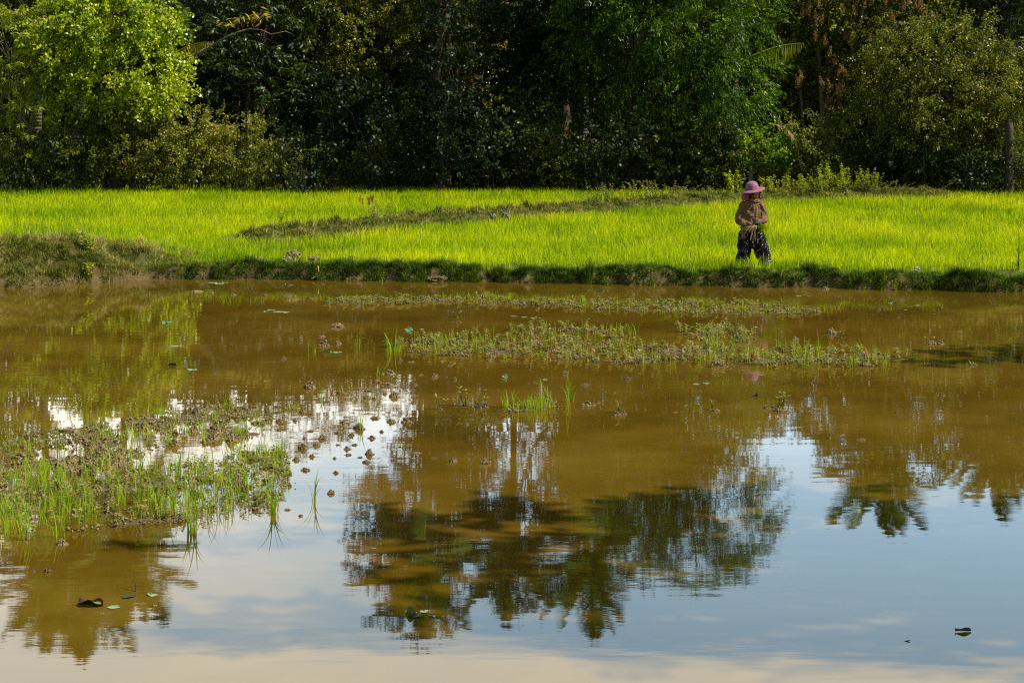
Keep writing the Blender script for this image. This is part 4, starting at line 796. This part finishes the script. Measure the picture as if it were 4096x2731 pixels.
pad('bluish dark pad just under the pads in the big reflection', 952, 1414, 34, 1, 'lily pads afloat on the pond', mat='dark')
pad('sunken dark pad left of the green pad at lower left', 295, 1370, 36, 4, 'lily pads afloat on the pond', mat='dark')
pad('reddish brown pad in the reflections at right near the bank', 2062, 711, 16, 2, 'lily pads afloat on the pond', mat='brownleaf')
pad('pale dead pad lying in the grass at the front of the left islet', 455, 1135, 38, 3, 'lily pads afloat on the pond', mat='yleaf')
def leaf_obj(label, px, py, w, mat, rz, curl, name='fallen_leaf', parts=()):
    x, y = on(px, py); s = w*1.7415*y/F; bm = bmesh.new(); n = 11; rows = []
    for i in range(n):
        t = i/(n-1); hw = .26*math.sin(math.pi*min(1, t*.96+.03))**.7*(1+.12*math.sin(9*t)); rows.append([bm.verts.new(((t-.5), hw*k/2, curl*(abs(k)/2)**2*(.8+.4*math.sin(7*t+k))+.12*curl*math.sin(5*t))) for k in (-2, -1, 0, 1, 2)])
    for i in range(n-1):
        for k in range(4): bm.faces.new((rows[i][k], rows[i+1][k], rows[i+1][k+1], rows[i][k+1]))
    me = bpy.data.meshes.new(name); bm.to_mesh(me); bm.free(); at = me.attributes.new('tint', 'FLOAT', 'POINT'); at.data.foreach_set('value', [random.random() for _ in me.vertices])
    for v in me.vertices: v.co *= s
    o = link(name, me, None, M[mat]); o.location = (x, y, .006); o.rotation_euler = (0, 0, rz); sm = o.modifiers.new('s', 'SOLIDIFY'); sm.thickness = .0015; tag(o, label, 'leaf'); return o
leaf_obj('curled dark brown dead leaf afloat at the lower right', 2212, 1450, 38, 'brownleaf', .15, .13)
d = leaf_obj('big curled dead leaf with a yellow patch at the lower left', 208, 1391, 58, 'brownleaf', -.1, .22)
d2 = leaf_obj('x', 218, 1391, 30, 'yleaf', -.1, .10); d2.name = 'yellow_patch'
for kk in ('label', 'category'): del d2[kk]
d2.location = (d2.location.x-d.location.x, d2.location.y-d.location.y, .012); d2.rotation_euler = (0, 0, 0); d2.parent = d
leaf_obj('small black dead leaf afloat in front of the farmer reflection', 1735, 911, 14, 'brownleaf', .6, .5)
leaf_obj('small dark dead leaf afloat at left beside the pale pad', 396, 840, 18, 'brownleaf', -.2, .3)
def stick(label, p0, p1, lift, r0=.006):
    a = on(*p0); b = on(*p1); ac = Acc(); ac.tube(wander((a[0], a[1], -.01), (b[0], b[1], lift), 7, .06, int(p0[0])), np.linspace(r0, r0*.5, 7), 5)
    tag(link('twig', ac.mesh('twig'), mat=M['bark']), label, 'twig')
stick('thin twig afloat near the bottom right', (2065, 1472), (2090, 1472), .006); stick('short twig poking up beside the pads at lower left', (313, 1358), (309, 1352), .10); stick('dark twig poking out at the right in the tree reflections', (2058, 952), (2066, 947), .05)
stick('pale broken twig lying on the water at right', (1763, 872), (1790, 868), .01); stick('forked twig by the clod at the far left bank', (715, 690), (705, 684), .06)

# ---------------------------------------------------------------- the farmer
def blobmesh(name, blobs, voxel, smooth=4, noise=None):
    bm = bmesh.new()
    for b in blobs:
        x, y, z, rx, ry, rz = b[:6]; m = Matrix.Translation((x, y, z))
        if len(b) > 6: m = m @ b[6].to_4x4()
        bmesh.ops.create_icosphere(bm, subdivisions=2 if max(rx, ry, rz) < .03 else 3, radius=1, matrix=m @ Matrix.Diagonal((rx, ry, rz, 1)))
    me = bpy.data.meshes.new(name); bm.to_mesh(me); bm.free(); o = bpy.data.objects.new(name, me); col.objects.link(o)
    md = o.modifiers.new('r', 'REMESH'); md.mode = 'VOXEL'; md.voxel_size = voxel
    ms = o.modifiers.new('s', 'SMOOTH'); ms.iterations = smooth; ms.factor = .5
    dg = bpy.context.evaluated_depsgraph_get(); me2 = bpy.data.meshes.new_from_object(o.evaluated_get(dg)); bpy.data.objects.remove(o); bpy.data.meshes.remove(me); me2.name = name
    if noise:
        n = len(me2.vertices); co = np.empty(n*3, np.float32); me2.vertices.foreach_get('co', co); co = co.reshape(-1, 3); nr = np.empty(n*3, np.float32); me2.vertices.foreach_get('normal', nr); nr = nr.reshape(-1, 3)
        co = co+nr*noise(co)[:, None]; me2.vertices.foreach_set('co', co.astype(np.float32).ravel()); me2.update()
    me2.polygons.foreach_set('use_smooth', np.ones(len(me2.polygons), bool)); return me2
def chain(pts, rad, flat=1.0, n=9):
    out = []
    for (a, b), (r0, r1) in zip(zip(pts[:-1], pts[1:]), zip(rad[:-1], rad[1:])):
        for i in range(n): t = i/(n-1); p = [a[k]+(b[k]-a[k])*t for k in range(3)]; q = r0+(r1-r0)*t; out.append((*p, q, q*flat, q))
    return out
def cloth(name, kind):
    m, nt, out = newmat(name); L = nt.links; tc = nt.nodes.new('ShaderNodeTexCoord'); p = nt.nodes.new('ShaderNodeBsdfPrincipled'); p.inputs['Roughness'].default_value = .9; p.inputs['Specular IOR Level'].default_value = .15
    if kind == 'floral':
        v = nt.nodes.new('ShaderNodeTexVoronoi'); v.inputs['Scale'].default_value = 120; n = nt.nodes.new('ShaderNodeTexNoise'); n.inputs['Scale'].default_value = 110; n.inputs['Detail'].default_value = 2
        L.new(tc.outputs['Object'], v.inputs[0]); L.new(tc.outputs['Object'], n.inputs[0]); a = nt.nodes.new('ShaderNodeMath'); a.operation = 'MULTIPLY'; L.new(v.outputs['Distance'], a.inputs[0]); L.new(n.outputs[0], a.inputs[1])
        c = ramp(nt, a.outputs[0], [(.08, (.42, .27, .135)), (.18, (.20, .115, .05)), (.28, (.07, .038, .02))])
    elif kind == 'dots':
        v = nt.nodes.new('ShaderNodeTexVoronoi'); v.inputs['Scale'].default_value = 34; L.new(tc.outputs['Object'], v.inputs[0]); s = nt.nodes.new('ShaderNodeSeparateColor'); L.new(v.outputs['Color'], s.inputs[0])
        a = nt.nodes.new('ShaderNodeMath'); a.operation = 'MULTIPLY'; a.inputs[1].default_value = .34; L.new(s.outputs[0], a.inputs[0]); b = nt.nodes.new('ShaderNodeMath'); b.operation = 'LESS_THAN'; L.new(v.outputs['Distance'], b.inputs[0]); L.new(a.outputs[0], b.inputs[1])
        c = ramp(nt, b.outputs[0], [(0, (.009, .008, .009)), (1, (.55, .48, .40))])
    else:
        n = nt.nodes.new('ShaderNodeTexNoise'); n.inputs['Scale'].default_value = 25; L.new(tc.outputs['Object'], n.inputs[0]); c = ramp(nt, n.outputs[0], kind)
    L.new(c, p.inputs['Base Color']); L.new(p.outputs[0], out.inputs[0]); return m
MS = {'shirt': cloth('floral_cotton', 'floral'), 'trousers': cloth('dotted_black_cotton', 'dots'), 'hat': cloth('pink_felt', [(.3, (.165, .075, .105)), (.7, (.26, .13, .17))]), 'flap': cloth('rose_cloth', [(.3, (.20, .032, .06)), (.7, (.30, .065, .10))]),
      'skin': cloth('skin', [(.3, (.30, .16, .09)), (.7, (.40, .22, .13))]), 'glove': cloth('rubber_glove', [(.3, (.025, .035, .045)), (.7, (.055, .075, .09))]), 'hair': cloth('hair', [(.3, (.010, .008, .007)), (.7, (.02, .015, .012))]), 'white': cloth('eye_white', [(.3, (.6, .55, .5)), (.7, (.6, .55, .5))])}
FX, FY = gx(1727, 33.8), 33.8; FZ = float(height(FX, FY))
P0 = tag(empty('person', (FX, FY, FZ)), 'farmer in pink wide brimmed hat, floral shirt and dotted black trousers holding rice seedlings', 'person')
def Z(z): return z-FZ                                       # heights below are over the water
hc = (.045, -.02, Z(1.603)); f = Vector((.60, -.80, -.02)).normalized(); sd = Vector((f.y, -f.x, 0)).normalized(); Rh = Matrix((sd, -f, (0, 0, 1))).transposed()
def hp(a, b, c): v = Vector(hc)+sd*a+f*b+Vector((0, 0, c)); return (v.x, v.y, v.z)
B = [(*hc, .072, .088, .098, Rh), (*hp(0, .022, -.045), .056, .062, .066, Rh), (*hp(0, .062, -.088), .024, .022, .020, Rh), (*hp(0, .086, -.014), .011, .016, .026, Rh), (*hp(0, .098, -.030), .015, .014, .011, Rh),
     (*hp(.034, .066, -.028), .022, .016, .02, Rh), (*hp(-.034, .066, -.028), .022, .016, .02, Rh), (*hp(0, .079, -.058), .024, .011, .007, Rh), (*hp(0, .077, -.068), .021, .012, .008, Rh), (*hp(0, .070, .018), .05, .02, .012, Rh),
     (*hp(.072, -.005, -.012), .010, .018, .028, Rh), (*hp(-.072, -.005, -.012), .010, .018, .028, Rh)]
B += chain([(.02, .0, Z(1.40)), hp(0, -.01, -.06)], [.06, .052]) + [(0, 0, Z(1.40-.04*i), .155-.0*i, .085, .06) for i in range(4)] + [(0, 0, Z(1.22-.05*i), .14, .09, .06) for i in range(5)] + [(0, 0, Z(.98-.05*i), .155, .10, .06) for i in range(4)]
B += chain([(-.17, 0, Z(1.38)), (-.255, -.03, Z(1.11)), (-.07, -.215, Z(1.01))], [.048, .038, .024]) + chain([(.17, 0, Z(1.38)), (.245, -.04, Z(1.13)), (.085, -.23, Z(1.06))], [.048, .038, .024])
B += chain([(-.09, 0, Z(.86)), (-.14, 0, Z(.52)), (-.16, .02, Z(.25))], [.085, .055, .036]) + chain([(.08, 0, Z(.86)), (.17, -.02, Z(.52)), (.235, 0, Z(.25))], [.085, .055, .036]) + chain([(-.16, .03, Z(.245)), (-.17, -.10, Z(.225))], [.038, .03]) + chain([(.235, .02, Z(.245)), (.27, -.11, Z(.225))], [.038, .03])
# bare right hand under the gloved one
def hand(w, pd, thumb, sc=1.0):
    """palm and five bent fingers: w wrist, pd palm direction, fingers spread across 'thumb' side"""
    w = Vector(w); pd = Vector(pd).normalized(); tv = Vector(thumb).normalized(); nv = pd.cross(tv).normalized(); o = chain([w, w+pd*.035*sc], [.024, .027]) + chain([w+pd*.03*sc+tv*.018, w+pd*.072*sc+tv*.022], [.019, .016], .9)+chain([w+pd*.03*sc-tv*.014, w+pd*.070*sc-tv*.020], [.019, .015], .9)+chain([w+pd*.03, w+pd*.072], [.020, .016])
    for k, l in zip((-1.5, -.5, .5, 1.5), (.050, .064, .070, .062)):
        a = w+pd*.074*sc+tv*(.0165*k); b = a+pd*l*.45+nv*l*.10; c = b+pd*l*.18+nv*l*.34; d = c-pd*l*.12+nv*l*.28; o += chain([a, b, c, d], [.0092, .0085, .0078, .007], n=6)
    a = w+pd*.022+tv*.026; b = a+pd*.030+tv*.022+nv*.012; c = b+pd*.026+tv*.002+nv*.020; o += chain([a, b, c], [.0115, .010, .008], n=6); return o
B += hand((-.055, -.225, Z(1.005)), (.93, -.25, -.25), (0, -.25, 1))
body = link('body', blobmesh('body', B, .0055, 2), P0, MS['skin'])
fold = NZ(91, .16, d=3); fold2 = NZ(92, .06, d=3)
SH = [(0, 0, Z(1.385-.03*i), .165+.010*i, .115+.004*i, .05) for i in range(5)]+[(0, -.005, Z(1.25-.04*i), .20+.004*i, .135+.003*i, .06) for i in range(8)]+[(-.02, 0, Z(.95), .20, .14, .05)]+[(-.150-.003*i, .0, Z(.92-.02*i), .065, .125, .035) for i in range(8)]
SH += chain([(0, 0, Z(1.40)), (.01, -.01, Z(1.45))], [.11, .085]) + chain([(-.165, 0, Z(1.375)), (-.235, .0, Z(1.22)), (-.252, -.02, Z(1.10)), (-.16, -.13, Z(1.035)), (-.055, -.22, Z(1.015))], [.075, .078, .078, .062, .040]) + chain([(.165, 0, Z(1.375)), (.215, -.02, Z(1.24)), (.235, -.04, Z(1.13)), (.17, -.14, Z(1.09)), (.09, -.225, Z(1.065))], [.075, .078, .082, .064, .040])
def shirt_noise(c):
    a = np.arctan2(c[:, 0]-.05, -(c[:, 2]-Z(1.47))+.05); pleat = np.sin(a*22+1.2*fold(c[:, 0], c[:, 1], c[:, 2]))*.006*sstep(1.45, 1.3, c[:, 2]+FZ)*(c[:, 1] < 0)
    return .006*fold(c[:, 0]*1.5, c[:, 1], c[:, 2]*.7)+.003*fold2(c[:, 0], c[:, 1], c[:, 2])+pleat
SH = [(b[0]*.93, *b[1:3], b[3]*.94, *b[4:]) for b in SH]
link('shirt', blobmesh('shirt', SH, .009, 4, shirt_noise), P0, MS['shirt'])
TR = [(-.005, 0, Z(.96-.04*i), .175+.012*i, .13, .05) for i in range(6)]+[(.01, 0, Z(.72-.04*i), .19+.01*i, .12, .06) for i in range(3)]
TR += [(-.115-.05*t, 0, Z(.86-.56*t), .125+.015*t, .12, .06) for t in np.linspace(0, 1, 16)]+[(.10+.13*t, -.01, Z(.86-.54*t), .125-.005*t+.02*math.sin(3*t), .12, .06) for t in np.linspace(0, 1, 16)]
link('trousers', blobmesh('trousers', TR, .010, 4, lambda c: .010*fold(c[:, 0]*1.6, c[:, 1], c[:, 2]*.55)+.006*np.sin(c[:, 0]*55+2*fold(c[:, 0], c[:, 1], c[:, 2]*.6))*sstep(.9, .5, c[:, 2]+FZ)), P0, MS['trousers'])
link('glove', blobmesh('glove', hand((.10, -.235, Z(1.068)), (-.90, -.30, -.32), (0, -.3, 1), 1.0)+chain([(.13, -.20, Z(1.075)), (.095, -.235, Z(1.066))], [.034, .030]), .0045, 2), P0, MS['glove'])
def lathe(name, prof, mat, parent, loc, rot, seg=48, wav=0.0):
    V = []; 
    for j, (rr, z) in enumerate(prof):
        for i in range(seg):
            a = 2*math.pi*i/seg; q = 1+wav*.5*math.sin(3*a+1)*(rr > .14); V.append((rr*q*math.cos(a)*1.0, rr*q*math.sin(a), z+wav*.14*math.sin(2*a+.6)*max(0, rr-.11)/.1))
    i = np.arange(len(prof)-1)[:, None]*seg; j = np.arange(seg)[None]; k = (j+1) % seg; Q = np.stack([i+j, i+k, i+seg+k, i+seg+j], -1).reshape(-1, 4)
    me = quads(name, np.array(V), Q, smooth=True); o = link(name, me, parent, mat); o.location = loc; o.rotation_euler = rot; s = o.modifiers.new('s', 'SOLIDIFY'); s.thickness = .004; return o
hat = empty('hat', (.012, .01, Z(1.655))); hat.parent = P0; hat.rotation_euler = (R(5), R(-12), 0)
lathe('hat_crown', [(.001, .142), (.03, .141), (.06, .134), (.085, .118), (.103, .09), (.113, .05), (.118, .015), (.120, .0)], MS['hat'], hat, (0, 0, 0), (0, 0, 0))
lathe('hat_brim', [(.120, .0), (.135, .0), (.165, -.006), (.195, -.016), (.214, -.026), (.217, -.030), (.212, -.031), (.160, -.012), (.122, -.005)], MS['hat'], hat, (0, 0, 0), (0, 0, 0), wav=.05)
lathe('hat_band', [(.1195, .018), (.1215, .016), (.1225, .006), (.1235, .001)], MS['flap'], hat, (0, 0, 0), (0, 0, 0))
na, nz_ = 60, 14; aa = np.linspace(R(0), R(250), na); zz = np.linspace(0, 1, nz_); A_, T_ = np.meshgrid(aa, zz); wv = 1+.05*np.sin(A_*7+T_*2)*T_
rad = (.112+.052*T_+.012*np.sin(T_*3))*wv; V = np.stack([.005+rad*np.cos(A_)-.025*T_, .02+rad*.95*np.sin(A_), Z(1.665-.195*T_-.012*np.sin(A_*2))], -1)
i = np.arange(nz_-1)[:, None]*na+np.arange(na-1)[None]; me = quads('neck_flap', V, np.stack([i, i+1, i+na+1, i+na], -1).reshape(-1, 4), smooth=True); o = link('neck_flap', me, P0, MS['flap']); s = o.modifiers.new('s', 'SOLIDIFY'); s.thickness = .005
sc_b = [(.015+.098*math.cos(a), .0+.085*math.sin(a), Z(1.447+.010*math.sin(2*a)), .036, .036, .026) for a in np.linspace(0, 6.28, 26)]+chain([hp(.055, .045, -.128), hp(0, .075, -.148), hp(-.055, .045, -.128)], [.018, .018, .018])
link('scarf', blobmesh('scarf', sc_b, .007, 3, lambda c: .006*fold2(c[:, 0], c[:, 1], c[:, 2]*2.5)), P0, MS['shirt'])
link('hair', blobmesh('hair', [(*hp(0, -.012, .035), .080, .090, .075, Rh), (*hp(.05, .045, .045), .026, .036, .03, Rh), (*hp(-.05, .045, .045), .026, .036, .03, Rh), (*hp(-.064, .022, -.01), .014, .02, .05, Rh), (*hp(.064, .022, -.01), .014, .02, .05, Rh)], .007, 2), P0, MS['hair'])
for s_ in (-1, 1):
    e = link('eye', blobmesh('eye', [(*hp(.028*s_, .0725, -.001), .0125, .009, .0062, Rh)], .0022, 1), P0, MS['white'])
    link('iris', blobmesh('iris', [(*hp(.028*s_+.001, .0800, -.001), .0055, .0035, .0055, Rh)], .0015, 1), e, MS['hair'])
# the bundle of seedlings in her hands
b0 = tag(empty('rice_seedlings', (FX+.02, FY-.27, Z(1.0)+FZ)), 'bundle of rice seedlings with straw coloured roots held in the farmer hands', 'seedlings')
r = np.random.default_rng(12); ac = Acc()
for ex, ez, n in ((-.24, -.05, 2), (-.215, -.17, 2), (-.14, -.14, 1), (-.17, -.08, 4), (-.07, -.225, 2), (-.025, -.24, 2), (.0, -.20, 1), (-.11, -.08, 5), (-.06, -.07, 4)):
    for j in range(n):
        e = np.array([ex+r.normal(0, .012), -.03+r.normal(0, .02), ez+r.normal(0, .02)]); m = np.array([ex*.55, -.035, ez*.12+.03]); p0_ = np.array([.03, -.01, .01])
        t = np.linspace(0, 1, 8)[:, None]; ac.tube(p0_*(1-t)**2+2*m*t*(1-t)+e*t**2+r.normal(0, .002, (8, 3)), np.linspace(.0038, .0015, 8), 4)
link('roots', ac.mesh('roots'), b0, M['straw'])
n = 70; Pg = np.array([.05, -.01, .01])+r.normal(0, .008, (n, 3)); ln = np.stack([r.uniform(.7, 1.3, n), r.normal(0, .2, n), r.normal(-.05, .28, n)], -1)
V = []; Q = []
for j in range(n):
    L_ = r.uniform(.10, .22); t = np.linspace(0, 1, 6); d_ = ln[j]/np.linalg.norm(ln[j]); p = Pg[j]+d_*L_*t[:, None]+np.array([0, 0, -.06])*(t**2)[:, None]*r.uniform(.2, 1); s = np.cross(d_, [0, 1, .2])*(.0035*(1-t**2)+.0004)[:, None]
    V.append(np.concatenate([p-s, p+s])); i = np.arange(5); Q.append(np.stack([i, i+1, i+7, i+6], -1)+j*12)
link('leaves', quads('leaves', np.concatenate(V), np.concatenate(Q), np.clip(r.normal(.35, .15, n*12), 0, 1)), b0, M['rice'])

# ---------------------------------------------------------------- light, sky, camera
ELEV, AZ = R(49), R(-12)        # sun from the right, a little on the camera's side
sd_ = Vector((math.cos(ELEV)*math.cos(AZ), math.cos(ELEV)*math.sin(AZ), math.sin(ELEV)))
l = bpy.data.lights.new('sun', 'SUN'); l.energy = 5.0; l.angle = R(.55); l.color = (1, .945, .84); so = bpy.data.objects.new('sun', l); col.objects.link(so); so.rotation_euler = sd_.to_track_quat('Z', 'Y').to_euler()
w = bpy.data.worlds.new('World'); sc.world = w; w.use_nodes = True; nt = w.node_tree; L = nt.links; bg = nt.nodes['Background']
sky = nt.nodes.new('ShaderNodeTexSky'); sky.sky_type = 'NISHITA'; sky.sun_disc = False; sky.sun_elevation = ELEV; sky.sun_rotation = R(90)-AZ; sky.air_density = 1.2; sky.dust_density = 1.5
# thin stretched clouds low over the horizon
tc = nt.nodes.new('ShaderNodeTexCoord'); mp = nt.nodes.new('ShaderNodeMapping'); mp.inputs['Scale'].default_value = (2.2, 2.2, 17); mp.inputs['Location'].default_value = (.3, 1.7, .0); L.new(tc.outputs['Generated'], mp.inputs[0])
n = nt.nodes.new('ShaderNodeTexNoise'); n.inputs['Scale'].default_value = 1; n.inputs['Detail'].default_value = 6; n.inputs['Roughness'].default_value = .5; n.inputs['Distortion'].default_value = .5; L.new(mp.outputs[0], n.inputs[0])
sz = nt.nodes.new('ShaderNodeSeparateXYZ'); L.new(tc.outputs['Generated'], sz.inputs[0])
band = ramp(nt, sz.outputs['Z'], [(0, (.66, .66, .66)), (.14, (.62, .62, .62)), (.175, (.47, .47, .47)), (.245, (.38, .38, .38)), (.276, (.30, .30, .30)), (.292, (.80, .80, .80)), (.36, (.72, .72, .72)), (.5, (.4, .4, .4))])
ad = nt.nodes.new('ShaderNodeMath'); ad.operation = 'ADD'; L.new(n.outputs[0], ad.inputs[0]); L.new(band, ad.inputs[1])
wl = nt.nodes.new('ShaderNodeMath'); wl.operation = 'MULTIPLY_ADD'; L.new(sz.outputs['X'], wl.inputs[0]); wl.inputs[1].default_value = -1.1; L.new(ad.outputs[0], wl.inputs[2]); ad = wl   # more cloud towards the left
mr = nt.nodes.new('ShaderNodeMapRange'); mr.inputs[1].default_value = .86; mr.inputs[2].default_value = 1.16; L.new(ad.outputs[0], mr.inputs[0])
# bright haze low in the sky, clear deep blue above it
hz0 = ramp(nt, sz.outputs['Z'], [(0, (.85, .85, .85)), (.30, (.75, .75, .75)), (.45, (.15, .15, .15)), (.6, (0, 0, 0))])
side = nt.nodes.new('ShaderNodeMapRange'); side.inputs[1].default_value = -.1; side.inputs[2].default_value = .75; side.inputs[3].default_value = .06; L.new(sz.outputs['Y'], side.inputs[0])
hm = nt.nodes.new('ShaderNodeMath'); hm.operation = 'MULTIPLY'; L.new(hz0, hm.inputs[0]); L.new(side.outputs[0], hm.inputs[1]); hz = hm.outputs[0]
mh = nt.nodes.new('ShaderNodeMix'); mh.data_type = 'RGBA'; L.new(hz, mh.inputs[0]); L.new(sky.outputs[0], mh.inputs[6]); mh.inputs[7].default_value = (12.5, 18.5, 23, 1)
fade = nt.nodes.new('ShaderNodeMath'); fade.operation = 'MULTIPLY'; L.new(mr.outputs[0], fade.inputs[0]); L.new(ramp(nt, sz.outputs['Z'], [(0, (1, 1, 1)), (.4, (1, 1, 1)), (.6, (.25, .25, .25))]), fade.inputs[1])
mx = nt.nodes.new('ShaderNodeMix'); mx.data_type = 'RGBA'; fd2 = nt.nodes.new('ShaderNodeMath'); fd2.operation = 'MULTIPLY'; L.new(fade.outputs[0], fd2.inputs[0]); L.new(side.outputs[0], fd2.inputs[1]); L.new(fd2.outputs[0], mx.inputs[0]); L.new(mh.outputs[2], mx.inputs[6]); mx.inputs[7].default_value = (22, 21.5, 19.5, 1); gl = nt.nodes.new('ShaderNodeVectorMath'); gl.operation = 'MULTIPLY'; L.new(mx.outputs[2], gl.inputs[0]); L.new(ramp(nt, sz.outputs['Z'], [(0, (1, 1, 1)), (.14, (1, .98, .96)), (.20, (.66, .66, .67)), (.28, (.56, .57, .58)), (.34, (.58, .58, .58))]), gl.inputs[1])
L.new(gl.outputs[0], bg.inputs[0]); bg.inputs[1].default_value = .095
cam = bpy.data.cameras.new('camera'); co = bpy.data.objects.new('camera', cam); col.objects.link(co); sc.camera = co
co.location = (0, 0, HC); co.rotation_euler = (R(90), 0, 0); cam.sensor_width = 36; cam.lens = F/4096*36; cam.shift_y = -(1365.5-YH)/4096; cam.clip_end = 4000; cam.clip_start = .2
vs = sc.view_settings; sc.display_settings.display_device = 'sRGB'; vs.view_transform = 'Standard'; vs.look = 'None'; vs.exposure = 0.68; vs.gamma = 1; vs.use_curve_mapping = False
sc.render.engine = 'CYCLES'; cy = sc.cycles; cy.max_bounces = 6; cy.diffuse_bounces = 3; cy.glossy_bounces = 3; cy.transmission_bounces = 4; cy.transparent_max_bounces = 4; cy.filter_width = 1.2; cy.use_denoising = False; cy.sample_clamp_indirect = 4; cy.caustics_reflective = False; cy.caustics_refractive = False
